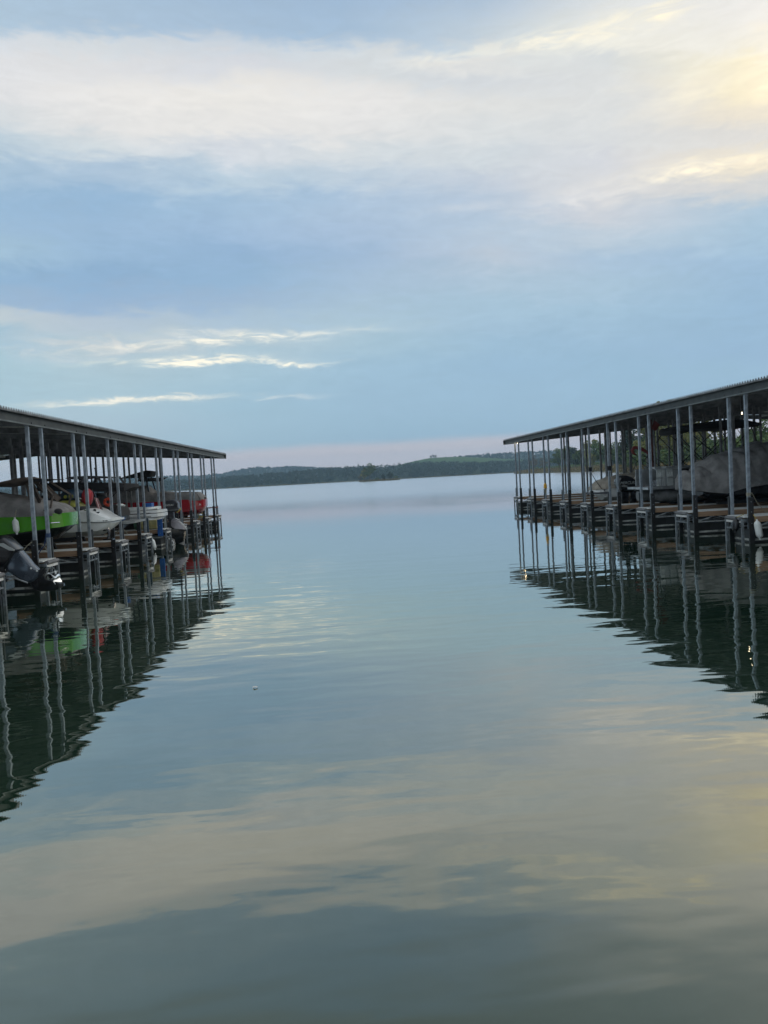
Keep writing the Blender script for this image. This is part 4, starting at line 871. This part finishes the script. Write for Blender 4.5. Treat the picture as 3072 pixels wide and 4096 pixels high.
fender('L', -7.25, fy('L', 3) + 0.9, 0.50, 0.44, 0.075, VINYL, ROPE, 'white fender tilted beside the finger post left of the watercraft', 0.2, tie=(-7.3, fy('L', 3) + 0.82, 0.62))
fender('L', -7.42, fy('L', 4) + 0.95, 0.34, 0.50, 0.10, VINYL, ROPE, 'white fender slanting into the water at the watercraft bow', 0.5, tie=(-7.45, fy('L', 4) + 0.82, 0.45))

# --- seventh slip: red wake boat
yc = YL(6) + 0.05
t = thing('wake_boat', 'dark red wake boat under a long grey cover', 'boat', 'L', (-7.1, yc, 0.9))
H = [(-7.08, 0.40, 1.28, 1.32, 1.65), (-7.18, 0.55, 1.10, 1.25, 1.655), (-7.4, 0.66, 0.95, 1.15, 1.66), (-8.0, 0.76, 0.88, 1.1, 1.68), (-9.5, 0.78, 0.86, 1.1, 1.71), (-12.8, 0.78, 0.86, 1.1, 1.74)]
mb = MB(); mb.loft(hull_rings(H, yc)); part('hull', mb, REDH, t)
mb = MB(); mb.loft(cover_rings([(-7.09, 0.42, 1.66, 1.70), (-7.2, 0.58, 1.655, 1.86), (-7.38, 0.68, 1.66, 2.02), (-8.4, 0.8, 1.68, 2.06), (-9.45, 0.8, 1.71, 2.12), (-9.75, 0.8, 1.72, 2.42), (-10.1, 0.8, 1.72, 2.46), (-10.6, 0.8, 1.73, 2.3), (-12.9, 0.8, 1.74, 2.2)], yc, seed=6, drape=0.025, sub=9)); part('cover', mb, CANV, t)
mb = MB(); mb.tube([(-7.35, yc - 0.69, 1.9), (-7.28, yc - 0.66, 1.78), (-7.24, yc - 0.63, 1.64)], 0.014, 5); mb.ball((-7.07, yc - 0.25, 1.70), 0.05, 6); part('strap', mb, BLKC, t)
mb = MB(); mb.tube([(-7.30, yc - 0.66, 1.36), (-7.26, yc - 0.64, 1.46), (-7.21, yc - 0.62, 1.36)], 0.012, 5); mb.tube([(-7.28, yc - 0.65, 1.40), (-7.23, yc - 0.63, 1.40)], 0.01, 5); part('hull_mark', mb, VINYL, t)
mb = MB(); mb.slab([(-11.1, 2.85), (-10.3, 3.06), (-9.75, 3.18), (-9.45, 3.12), (-9.55, 2.86), (-10.0, 2.84)], yc, 0.5, 0.9); part('canopy_roll', mb, BLKC, t)
mb = MB(); mb.slab([(-10.2, 2.66), (-10.15, 2.84), (-9.2, 2.80), (-8.75, 2.80), (-8.95, 2.70), (-9.15, 2.61)], yc - 0.25, 0.14, 0.9); part('board_rack', mb, BLKH, t)
for y_ in (yc - 0.68, yc + 0.68):
    mb = MB(); mb.bar((-9.75, yc * 0.3 + y_ * 0.7, 2.9), (-9.6, y_, 2.0), 0.06, 0.09); mb.bar((-10.0, yc * 0.3 + y_ * 0.7, 2.9), (-10.5, y_, 2.1), 0.05, 0.07); part('tower_leg', mb, DKMET, t)
lift('L', -7.9, -13.2, yc, 'black tank boat lift under the dark red boat', 0.87)
# far end of the left dock: plank, rope, tarps
t = thing('bench', 'rusty red plank bench across the posts at the dock end', 'bench', 'L', (-7.7, fy('L', 8), DZ))
mb = MB(); mb.box(-8.05, -7.32, fy('L', 8) - 0.1, fy('L', 8) + 0.75, 1.08, 1.12); part('seat', mb, DRED, t)
for x in (-8.0, -7.5): mb = MB(); mb.box(x - 0.03, x + 0.03, fy('L', 8) + 0.3, fy('L', 8) + 0.36, DZ, 1.08); part('leg', mb, BLKH, t)
mb = MB(); mb.tube([(-7.55 + 0.10 * math.cos(k * 0.7), fy('L', 7) - 0.16, 1.12 - 0.02 * k + 0.06 * math.sin(k * 0.7)) for k in range(24)], 0.02, 5); solo('rope', mb, YROPE, 'coil of orange and yellow rope hanging near the dock end', 'rope', 'L', (-7.55, fy('L', 7) - 0.16, 1.1))
mb = MB(); mb.loft(cover_rings([(-8.1, 0.1, DZ + 0.06, DZ + 0.1), (-7.95, 0.25, DZ + 0.06, DZ + 0.2), (-7.7, 0.25, DZ + 0.06, DZ + 0.15), (-7.5, 0.12, DZ + 0.06, DZ + 0.1)], fy('L', 7) + 0.36, seed=9, fold=0.02)); solo('tarp', mb, TEALB, 'crumpled pale teal tarp on the finger under the red boat', 'tarp', 'L', (-7.8, fy('L', 7) + 0.36, DZ))
# small things on the left fingers
for n_, x0, lb in ((1, -8.75, 'pale rope loop arching on the finger beside the white runabout'), (3, -8.25, 'pale hose arching over the finger by the swim platform')):
    y_ = fy('L', n_) + 0.3; mb = MB(); mb.tube([(x0 + 0.42 * k / 12 - 0.1, y_, DZ + 0.02 + 0.2 * math.sin(math.pi * k / 12)) for k in range(13)], 0.022, 7); mb.tube([(x0 - 0.1, y_, DZ + 0.03), (x0 - 0.4, y_ + 0.1, DZ + 0.03), (x0 - 0.5, y_, DZ + 0.03)], 0.022, 6)
    solo('rope', mb, ROPE, lb, 'rope', 'L', (x0, y_, DZ))
y_ = fy('L', 0) + 0.79; mb = MB()
mb.tube([(-7.42 + 0.052 * math.cos(k), y_ + 0.052 * math.sin(k), 1.30 - 0.004 * k) for k in range(26)], 0.012, 5); mb.tube([(-7.46, y_ - 0.04, 1.22), (-7.52, y_ - 0.02, 1.0), (-7.60, y_, 0.93), (-7.75, y_ + 0.02, 0.72)], 0.012, 5)
solo('rope', mb, UROPE, 'dark blue rope knotted round the left post nearest the motor', 'rope', 'L', (-7.42, y_, 1.2))
y_ = fy('L', 0); mb = MB(); mb.tube([(-7.44, y_ - 0.12, 1.16), (-7.55, y_ - 0.14, 1.08), (-7.66, y_ - 0.14, 0.96), (-7.62, y_ - 0.13, 0.94), (-7.5, y_ - 0.12, 0.93)], 0.011, 5); mb.tube([(-7.66, y_ - 0.14, 0.96), (-7.95, y_ + 0.05, 0.71)], 0.008, 5)
solo('rope', mb, ROPE, 'thin pale line tied at the black bumper nearest the motor', 'rope', 'L', (-7.5, y_, 1))
# --- motor of the boat just outside the picture on the left
yc = YL(-1) - 0.35
t = thing('motor_boat', 'tilted grey outboard motor with bright propeller on a dark hull', 'boat', 'L', (-7.9, yc, 0))
H = [(-7.86, 0.75, 0.05, 0.25, 1.0), (-9, 0.8, 0.0, 0.22, 1.02), (-12, 0.75, 0.0, 0.25, 1.1), (-13.5, 0.2, 0.4, 0.6, 1.2)]
mb = MB(); mb.loft(hull_rings(H, yc)); part('hull', mb, BLKH, t)
mb = MB(); mb.slab([(-7.84, 1.02), (-7.80, 1.36), (-7.50, 1.40), (-7.40, 1.37), (-7.16, 1.10), (-7.30, 0.92), (-7.44, 0.70), (-7.6, 0.66)], yc, 0.22, 0.86); m_ = part('outboard', mb, MOTB, t)
mb = MB(); mb.slab([(-7.33, 1.02), (-7.20, 1.05), (-7.14, 1.055), (-7.03, 0.91), (-6.92, 0.74), (-6.81, 0.625), (-6.72, 0.63), (-6.74, 0.50), (-6.88, 0.40), (-6.99, 0.36), (-7.12, 0.43), (-7.30, 0.54), (-7.44, 0.66), (-7.44, 0.84)], yc, 0.15, 0.86, 0.55); part('midsection', mb, MOTG, m_)
mb = MB(); mb.slab([(-7.50, 1.255), (-7.42, 1.26), (-7.19, 1.10), (-7.20, 1.075), (-7.30, 1.09), (-7.5, 1.21)], yc, 0.236, 0.96); part('shroud_edge', mb, LTPAN, m_)
mb = MB(); mb.slab([(-6.80, 0.62), (-6.65, 0.665), (-6.60, 0.655), (-6.62, 0.60), (-6.70, 0.46), (-6.58, 0.40), (-6.40, 0.34), (-6.30, 0.30), (-6.30, 0.24), (-6.42, 0.18), (-6.60, 0.155), (-6.78, 0.16), (-6.93, 0.22), (-7.0, 0.36), (-6.9, 0.48)], yc, 0.10, 0.75, 0.5); part('gearcase', mb, MOTB, m_)
mb = MB(); mb.slab([(-6.72, 0.67), (-6.60, 0.66), (-6.66, 0.50), (-6.78, 0.48)], yc, 0.16, 0.95); part('cavitation_plate', mb, MOTB, m_)
c0 = Vector((-6.47, yc, 0.44)); ax = Vector((0.62, 0, 0.35)).normalized(); u = Vector((0, 1, 0)); w = ax.cross(u)
hub = part('propeller', MB().tube([c0 - ax * 0.12, c0 - ax * 0.06, c0 + ax * 0.06, c0 + ax * 0.10], [0.045, 0.062, 0.055, 0.03], 12), CHROME, m_)
mb = MB()
for k in range(3):
    a = 2.094 * k + 0.5; r1 = u * math.cos(a) + w * math.sin(a); r2 = -u * math.sin(a) + w * math.cos(a)
    front = []; back = []
    for i in range(9):
        f = i / 8; rad = 0.045 + 0.17 * f; wd = 0.10 * math.sin(math.pi * min(0.97, 0.25 + 0.72 * f)); 
        front.append(c0 + r1 * rad + r2 * (wd - 0.01) + ax * (0.045 - 0.02 * f)); back.append(c0 + r1 * rad - r2 * (wd + 0.01) - ax * 0.045)
    o_ = len(mb.v); ring = front + back[::-1]; th = ax * 0.004
    mb.add([p + th for p in ring] + [p - th for p in ring], [(i, i + 1, 16 - i, 17 - i) for i in range(8)] + [(18 + 17 - i, 18 + 16 - i, 18 + i + 1, 18 + i) for i in range(8)] + [(i, (i + 1) % 18, 18 + (i + 1) % 18, 18 + i) for i in range(18)])
mb.f = [f for f in mb.f]; SC_blades = mb
for q in range(1): part('blades', mb, POLISH, hub, smooth=50)
mb = MB(); mb.tube([(-7.62, yc - 0.1, 0.6), (-7.28, yc - 0.17, 0.50), (-7.0, yc - 0.15, 0.37)], 0.018, 6); mb.tube([(-7.62, yc + 0.1, 0.56), (-7.28, yc + 0.17, 0.46), (-7.02, yc + 0.15, 0.35)], 0.018, 6); part('tilt_rod', mb, ALU, m_)
mb = MB(); mb.box(-7.7, -7.44, yc - 0.22, yc + 0.22, 0.25, 0.75); mb.tube([(-7.42, yc - 0.23, 0.46), (-7.42, yc + 0.23, 0.46)], 0.04, 8); part('bracket', mb, MOTB, m_)
mb = MB()
for x, z in ((-7.45, 0.68), (-7.28, 1.04), (-6.9, 0.68), (-6.78, 0.62)): mb.lathe([(0.001, 0), (0.022, 0), (0.018, 0.012), (0.001, 0.012)], (x, yc - 0.17, z), 8, 'y')
part('cap_screw', mb, VINYL, m_)

# --- right dock: big grey covered boat (second slip)
yc = YR(1) + 0.06
t = thing('covered_boat', 'large boat wholly draped in a grey canvas cover', 'boat', 'R', (11.2, yc, 0.8))
H = [(11.75, 0.45, 1.05, 1.12, 1.3), (12.4, 0.72, 0.85, 1.05, 1.32), (13.5, 0.84, 0.8, 1.05, 1.4), (18.5, 0.84, 0.8, 1.05, 1.45)]
mb = MB(); mb.loft(hull_rings(H, yc)); part('hull', mb, BLKH, t)
mb = MB(); mb.loft(cover_rings([(11.13, 0.22, 1.50, 1.66), (11.17, 0.34, 1.40, 1.70), (11.30, 0.48, 1.36, 1.80), (11.55, 0.62, 1.35, 1.95), (11.9, 0.72, 1.28, 2.12), (12.35, 0.82, 1.22, 2.33), (12.85, 0.88, 1.35, 2.47), (13.6, 0.92, 1.44, 2.60), (14.6, 0.95, 1.50, 2.76), (17.0, 0.95, 1.5, 2.8), (18.8, 0.9, 1.5, 2.3)], yc, n=40, fold=0.03, seed=11, flat=0.8, skirt=0.1, drape=0.15, sub=18)); part('cover', mb, CANV, t)
lift('R', 12.0, 18.4, yc, 'black tank boat lift under the large draped boat', 0.86)
# --- third slip: pontoon boat with folded black canopy
yc = YR(2) + 0.05; yn = yc - 0.92
t = thing('pontoon_boat', 'grey panelled pontoon boat with long folded black canopy', 'pontoon boat', 'R', (11.4, yc, 0.8))
for y_ in (yc - 0.62, yc + 0.62):
    mb = MB(); mb.tube([(11.25, y_, 1.02), (11.5, y_, 1.02), (17.0, y_, 1.02), (17.6, y_, 1.15)], [0.19, 0.22, 0.22, 0.06], 16); part('float_tube', mb, DULLALU, t)
mb = MB(); mb.box(11.0, 17.4, yc - 0.95, yc + 0.95, 1.275, 1.36); part('deck', mb, ALU, t, smooth=0)
for x0, x1, m, nm in ((11.35, 11.50, LTPAN, 'fence_panel'), (11.53, 11.66, LTPAN, 'fence_panel'), (11.71, 11.92, LTPAN, 'fence_panel'), (11.925, 12.14, GREYP, 'fence_panel'), (12.145, 13.0, BLKH, 'fence_panel'), (13.0, 17.2, BLKH, 'fence_panel')):
    mb = MB(); mb.box(x0, x1, yn, yn + 0.04, 1.375, 1.965); part(nm, mb, m, t, smooth=0)
mb = MB(); mb.box(11.36, 11.39, yn + 0.05, yn + 0.5, 1.375, 1.6); part('fence_panel', mb, BLKH, t, smooth=0)
mb = MB(); mb.box(11.3, 17.3, yn - 0.015, yn + 0.05, 1.968, 2.0); mb.box(11.3, 17.3, yn - 0.012, yn - 0.001, 1.66, 1.685); mb.box(11.3, 17.3, yc + 0.88, yc + 0.92, 1.375, 2.0); part('rail', mb, ALU, t, smooth=0)
mb = MB(); mb.box(11.72, 13.2, yn + 0.05, yn + 0.6, 2.0, 2.07); part('lounge_back', mb, GREYP, t); mb = MB(); mb.box(11.3, 11.55, yn + 0.05, yn + 0.6, 2.0, 2.07); part('lounge_back', mb, GREYP, t)
mb = MB()
for x0, x1 in ((11.37, 11.49), (11.735, 11.91)):
    n = 5
    for k in range(n):
        x = x0 + (x1 - x0) * k / (n - 1); mb.bar((x, yn - 0.004, 1.70), (x + 0.012 * (k % 2), yn - 0.004, 1.87 - 0.015 * (k % 3)), 0.014, 0.006)
        if k % 2: mb.bar((x - 0.03, yn - 0.004, 1.72), (x + 0.02, yn - 0.004, 1.85), 0.012, 0.006)
part('lettering', mb, VINYL, t, smooth=0)
mb = MB(); mb.loft([[(x, yc - w, z0 + 0.05), (x, yc - w, z1 - 0.05), (x, yc - w * 0.8, z1), (x, yc + w * 0.8, z1), (x, yc + w, z1 - 0.05), (x, yc + w, z0 + 0.05), (x, yc + w * 0.8, z0), (x, yc - w * 0.8, z0)] for x, w, z0, z1 in
     ((12.06, 0.3, 3.27, 3.38), (12.14, 0.6, 3.20, 3.43), (12.4, 0.78, 3.20, 3.48), (12.85, 0.82, 3.26, 3.525), (13.4, 0.84, 3.29, 3.575), (14.0, 0.85, 3.29, 3.61), (14.4, 0.85, 3.25, 3.645), (14.75, 0.85, 3.32, 3.58), (15.1, 0.8, 3.35, 3.50), (15.35, 0.6, 3.32, 3.47))]); part('canopy', mb, BLKC, t)
for y_ in (yc - 0.8, yc + 0.8):
    for a, b in (((12.2, 3.2), (13.25, 2.05)), ((12.6, 3.25), (13.7, 2.3)), ((12.32, 3.24), (12.12, 2.96)), ((14.35, 3.28), (12.95, 2.05)), ((15.0, 3.34), (13.9, 2.3)), ((13.75, 3.3), (13.95, 3.0)), ((12.27, 2.86), (12.13, 2.02)), ((14.9, 3.32), (15.4, 2.05))):
        mb = MB(); mb.tube([(a[0], y_, a[1]), (b[0], y_, b[1])], 0.017, 6); part('canopy_strut', mb, DKMET, t)
mb = MB(); mb.tube([(12.27, yc - 0.8, 2.86), (12.22, yc - 0.8, 2.6)], 0.036, 8); part('strut_boot', mb, BLKC, t)
mb = MB(); n = 12; mb.tube([(11.47 + 0.085 * math.cos(2 * math.pi * k / n), yn - 0.08, 1.50 + 0.13 * math.sin(2 * math.pi * k / n)) for k in range(n + 1)], 0.01, 6); mb.tube([(11.44, yn - 0.08, 1.38), (11.44, yn - 0.08, 1.62)], 0.008, 5); mb.tube([(11.50, yn - 0.08, 1.38), (11.50, yn - 0.08, 1.62)], 0.008, 5); part('ladder', mb, ALU, t)
lift('R', 11.8, 17.2, yc, 'black tank boat lift under the grey panelled pontoon boat', 0.8)
# --- fourth slip: pontoon boat with large black outboard, tan cover
yc = YR(3) + 0.05; ym = yc - 0.2
t = thing('pontoon_boat', 'tan covered pontoon boat with a large black outboard motor', 'pontoon boat', 'R', (12, yc, 0.8))
for y_ in (yc - 0.7, yc + 0.7):
    mb = MB(); mb.tube([(12.25, y_, 0.92), (12.4, y_, 0.95), (17.6, y_, 0.95), (18.2, y_, 1.1)], [0.2, 0.25, 0.25, 0.06], 16); part('float_tube', mb, DULLALU, t)
mb = MB(); mb.box(12.15, 18.0, yc - 0.95, yc + 0.95, 1.19, 1.27); part('deck', mb, ALU, t, smooth=0)
mb = MB(); mb.box(12.45, 17.8, yc - 0.92, yc - 0.88, 1.28, 1.62); mb.box(12.45, 17.8, yc + 0.88, yc + 0.92, 1.28, 1.62); mb.box(12.45, 12.49, yc - 0.87, yc + 0.87, 1.28, 1.62); part('fence', mb, DRED, t, smooth=0)
mb = MB(); mb.loft(cover_rings([(12.4, 0.88, 1.42, 1.72), (12.6, 0.96, 1.42, 1.86), (13.5, 0.97, 1.42, 1.98), (17.9, 0.97, 1.42, 1.95)], yc, seed=14, drape=0.025, sub=9)); part('cover', mb, TAN, t)
E_ = [(11.36, 1.24), (11.30, 1.34), (11.25, 1.48), (11.27, 1.62), (11.36, 1.74), (11.50, 1.785), (11.66, 1.78), (11.82, 1.72), (11.96, 1.63), (12.05, 1.52), (12.09, 1.40), (12.06, 1.27), (11.98, 1.17), (11.8, 1.12), (11.5, 1.13)]
mb = MB(); mb.slab(E_, ym, 0.27, 0.8, 0.6); m_ = part('outboard', mb, MOTB, t)
mb = MB(); mb.slab([(11.42, 1.15), (11.78, 1.15), (11.74, 0.95), (11.72, 0.62), (11.66, 0.40), (11.48, 0.40), (11.44, 0.75)], ym, 0.13, 0.8, 0.5); part('leg', mb, MOTB, m_)
mb = MB(); mb.slab([(11.30, 0.44), (11.78, 0.44), (11.76, 0.40), (11.32, 0.40)], ym, 0.12); mb.slab([(11.42, 0.28), (11.48, 0.34), (11.72, 0.34), (11.76, 0.26), (11.60, 0.04), (11.54, 0.04)], ym, 0.05); part('gearcase', mb, MOTB, m_)
mb = MB(); mb.slab([(11.80, 1.16), (12.0, 1.16), (12.02, 0.70), (11.92, 0.60), (11.84, 0.70)], ym, 0.2); part('bracket', mb, MOTB, m_)
mb = place_text(text_mesh('MERCURY', 0.155, 0.003), (11.69, ym - 0.276, 1.475), 0.25, 0.97); part('lettering', mb, LTPAN, m_, smooth=0)
mb = MB(); mb.tube([(11.40, ym - 0.275, 1.385), (11.52, ym - 0.278, 1.375), (11.63, ym - 0.278, 1.345)], 0.007, 5); mb.tube([(11.40, ym - 0.275, 1.345), (11.54, ym - 0.278, 1.33), (11.66, ym - 0.278, 1.295)], 0.007, 5); part('accent_stripe', mb, VINYL, m_)
mb = MB()
for y_ in (ym - 0.62, ym - 0.42):
    mb.tube([(12.30, y_, 1.26), (12.32, y_, 1.6), (12.40, y_, 1.86), (12.33, y_, 2.0), (12.22, y_, 2.1)], 0.016, 8)
mb.tube([(12.52, ym - 0.5, 1.26), (12.56, ym - 0.5, 1.6)], 0.014, 8)
part('ladder', mb, CHROME, t)
# red arch, pole and sign above it
ya = yc - 0.3
t = thing('folded_canopy', 'small dark red folded canopy arch on thin crossed struts', 'boat canopy', 'R', (12.3, ya, 2.0))
mb = MB(); mb.tube([(12.09, ya, 2.58), (11.99, ya, 2.66), (11.95, ya, 2.77), (12.02, ya, 2.86), (12.14, ya, 2.87), (12.33, ya, 2.80), (12.50, ya, 2.70), (12.64, ya, 2.58)], [0.03, 0.055, 0.065, 0.068, 0.068, 0.068, 0.065, 0.04], 10); part('boot', mb, DRED, t)
for y_ in (ya - 0.05, ya + 0.6):
    mb = MB(); mb.tube([(12.09, y_, 2.58), (12.2, y_, 2.46), (13.0, y_, 1.9)], 0.014, 6); mb.tube([(12.64, y_, 2.6), (12.3, y_, 2.2), (12.2, y_, 1.95)], 0.014, 6); mb.tube([(12.64, y_, 2.58), (13.1, y_, 2.25), (13.5, y_, 1.95)], 0.014, 6); part('strut', mb, DKMET, t)
mb = MB(); mb.box(12.325, 12.395, yc - 1.28, yc - 1.21, DZ, 3.9); solo('pole', mb, RUST, 'red brown square pole standing behind the red arch', 'pole', 'R', (12.36, yc - 1.25, DZ))
ys = YR(3) - 1.32
t = thing('sign', 'dull red diamond sign on a dark post', 'sign', 'R', (12.45, ys, DZ))
mb = MB(); mb.tube([(12.44, ys + 0.03, DZ), (12.42, ys + 0.03, 3.5), (12.46, ys + 0.03, 3.95)], 0.03, 8); part('post', mb, INNERP, t)
mb = MB(); pr = [(12.45, 3.86), (12.66, 3.68), (12.53, 3.48), (12.45, 3.44), (12.32, 3.57)]; mb.loft([[(x, ys, z) for x, z in pr], [(x, ys - 0.015, z) for x, z in pr]]); part('board', mb, DRED, t, smooth=0)
# --- fifth slip: white runabout with tan cover
yc = YR(4) + 0.05
t = thing('runabout', 'white runabout with smooth tan bow cover on the right dock', 'boat', 'R', (11.5, yc, 0.65))
H = [(11.62, 0.6, 0.92, 0.95, 1.12), (11.78, 0.72, 0.68, 0.85, 1.22), (12.1, 0.8, 0.62, 0.84, 1.28), (14, 0.84, 0.6, 0.84, 1.34), (16.8, 0.7, 0.65, 0.9, 1.4), (18, 0.2, 1.0, 1.2, 1.45)]
mb = MB(); mb.loft(hull_rings(H, yc)); part('hull', mb, GEL, t)
mb = MB(); mb.loft([[(x, yc - w, z0), (x, yc - w * 0.8, z1), (x, yc + w * 0.8, z1), (x, yc + w, z0)] for x, w, z0, z1 in ((11.38, 0.5, 1.07, 1.12), (11.5, 0.7, 1.07, 1.24), (11.8, 0.8, 1.1, 1.3), (12.3, 0.84, 1.2, 1.34))]); part('stern_deck', mb, GEL, t)
mb = MB(); mb.loft([[(x, yc - w, 0.995), (x, yc - w, 1.06), (x, yc + w, 1.06), (x, yc + w, 0.995)] for x, w in ((11.30, 0.6), (11.36, 0.72), (11.8, 0.82))]); part('swim_platform', mb, MOTD, t)
mb = MB(); mb.loft(cover_rings([(11.40, 0.52, 1.22, 1.30), (11.5, 0.66, 1.24, 1.40), (11.75, 0.8, 1.25, 1.56), (12.2, 0.86, 1.27, 1.74), (13.2, 0.88, 1.34, 1.84), (15, 0.86, 1.38, 1.9), (17.8, 0.4, 1.45, 1.6)], yc, seed=17, drape=0.025, sub=9)); part('cover', mb, TAN, t)
mb = MB(); mb.loft(band_rings([(12.22, 0.80, 1.05, 1.26), (12.9, 0.82, 1.04, 1.3)], yc, 0.03)); part('red_panel', mb, REDH, t)
mb = MB(); mb.box(11.66, 11.70, yc - 0.77, yc - 0.74, 1.10, 1.17); mb.box(11.6, 11.76, yc - 0.77, yc - 0.74, 1.17, 1.185); part('cleat', mb, CHROME, t)
mb = MB(); mb.bar((11.88, yc - 0.775, 0.88), (11.94, yc - 0.775, 0.79), 0.03, 0.02); part('hull_mark', mb, BLKH, t)
lift('R', 12.0, 17.6, yc, 'black tank boat lift under the tan covered runabout', 0.62)
# mooring lines
y4 = fy('R', 4); y3 = fy('R', 3) + 0.86
for (a, b, lb) in (((10.67, y4 + 0.02, 2.02), (11.55, yc - 0.8, 1.22), 'black mooring line from a post to the white runabout'), ((10.67, y3, 2.03), (11.2, y3 + 1.4, 1.5), 'short black mooring line above the large black outboard')):
    t = thing('mooring_line', lb, 'mooring line', 'R', a); mb = MB()
    mb.tube([tuple(p + (q - p) * k / 6 - (0.04 * math.sin(math.pi * k / 6) if i == 2 else 0) for i, (p, q) in enumerate(zip(a, b))) for k in range(7)], 0.013, 6); part('line', mb, BROPE, t)
    mb = MB(); mb.box(a[0] - 0.06, a[0] + 0.06, a[1] - 0.06, a[1] + 0.06, a[2] - 0.02, a[2] + 0.16); part('strap', mb, BLKC, t)
y0_ = fy('R', 0); t = thing('mooring_line', 'pale mooring line tied round the nearest right post', 'mooring line', 'R', (10.67, y0_ - 0.05, 1.3)); mb = MB()
mb.tube([(10.67 + 0.058 * math.cos(k), y0_ + 0.058 * math.sin(k), 1.31 - 0.004 * k) for k in range(24)], 0.011, 5); part('knot', mb, ROPE, t)
mb = MB(); mb.tube([(10.73, y0_ - 0.04, 1.30), (11.0, y0_ + 0.2, 1.02), (11.35, y0_ + 0.4, 0.74), (11.8, y0_ + 0.5, 0.71)], 0.011, 5); part('line', mb, ROPE, t)
fender('R', 10.74, y0_ - 0.22, 0.62, 0.53, 0.088, VINYL, YROPE, 'white fender on yellow rope at the nearest right post', 0.14, tie=(10.70, y0_ - 0.12, 0.74))
fender('R', 10.42, y0_ + 0.20, 0.68, 0.42, 0.085, BLKH, YROPE, 'black fender hung on the end frame beside the white one', -0.1, tie=(10.5, y0_ - 0.05, 0.76))
# yellow wrapped post far down the right dock
y6 = fy('R', 6) + 0.86
t = thing('life_ring_hook', 'yellow rescue line bag strapped to a far right post', 'rescue line', 'R', (10.67, y6, 1.2))
mb = MB(); mb.lathe([(0.001, 0), (0.085, 0), (0.10, 0.05), (0.075, 0.09), (0.09, 0.14), (0.06, 0.22), (0.042, 0.26), (0.001, 0.26)], (10.67, y6, 1.24), 12); part('bag', mb, SAFY, t)
mb = MB(); mb.tube([(10.62, y6 - 0.07, 1.24), (10.66, y6 - 0.09, 0.95), (10.72, y6 - 0.08, 1.24)], 0.012, 5); part('loop', mb, YROPE, t)
# lit bulbs
BULB = emit('lit bulb', (1.0, 0.86, 0.62, 1), 5.0)
for x, y, z, lb in ((10.80, 44.4, 3.80, 'lit bulb at the far end of the right roof'), (11.62, 21.2, 3.48, 'lit bulb hanging under the right roof by the near posts')):
    t = thing('lamp', lb, 'lamp', 'R', (x, y, z), 'lit bulbs under the right roof')
    r_ = 0.05 if y > 40 else 0.016; mb = MB(); mb.ball((x, y, z), r_, 8, (1, 1, 1.3 if y > 40 else 2.4)); part('bulb', mb, BULB, t)
    mb = MB(); mb.lathe([(0.001, 0), (0.035, 0), (0.03, 0.08), (0.012, 0.1), (0.012, 0.4), (0.001, 0.4)], (x, y, z + 0.06), 8); part('socket', mb, BLACK, t)
    if y < 40: continue
    ld = bpy.data.lights.new('lamp_light', 'POINT'); ld.energy = 2.5; ld.color = (1, 0.8, 0.5); ld.shadow_soft_size = 0.06
    lo = link(bpy.data.objects.new('lamp_light', ld)); lo.location = toW((x, y - 0.12, z - 0.02), 'R')
# floating leaves
for (x, y, s_, lb) in ((-3.05, 5.38, 0.035, 'small pale leaf floating near the left roof reflection'), (-1.05, 8.3, 0.03, 'thin pale leaf floating in mid channel')):
    mb = MB(); mb.loft([[(x + s_ * math.cos(a), y + s_ * 0.7 * math.sin(a), 0.006 + 0.012 * math.cos(2 * a) ** 2) for a in [k * 0.785 for k in range(8)]], [(x + s_ * 0.3 * math.cos(a), y + s_ * 0.2 * math.sin(a), 0.012) for a in [k * 0.785 for k in range(8)]]])
    solo('leaf', mb, WHITE, lb, 'leaf', 'W', (x, y, 0), 'leaves floating on the lake')


# ---------------------------------------------------------------- haze
mb = MB(); mb.box(-2600, 2600, -500, 2700, -1.0, 85)
hz = link(bpy.data.objects.new('haze', mesh('haze', mb, [], smooth=0))); tag(hz, kind='stuff')
hm = bpy.data.materials.new('haze'); hm.use_nodes = True; hn = NT(hm.node_tree); hm.node_tree.nodes.clear()
pv = hn.node('ShaderNodeVolumePrincipled'); pv.inputs['Density'].default_value = 0.00029; pv.inputs['Color'].default_value = (0.52, 0.77, 1.0, 1)
pv.inputs['Anisotropy'].default_value = 0.2
ho = hn.node('ShaderNodeOutputMaterial'); hn.link(pv.outputs[0], ho.inputs['Volume']); hz.data.materials.append(hm)
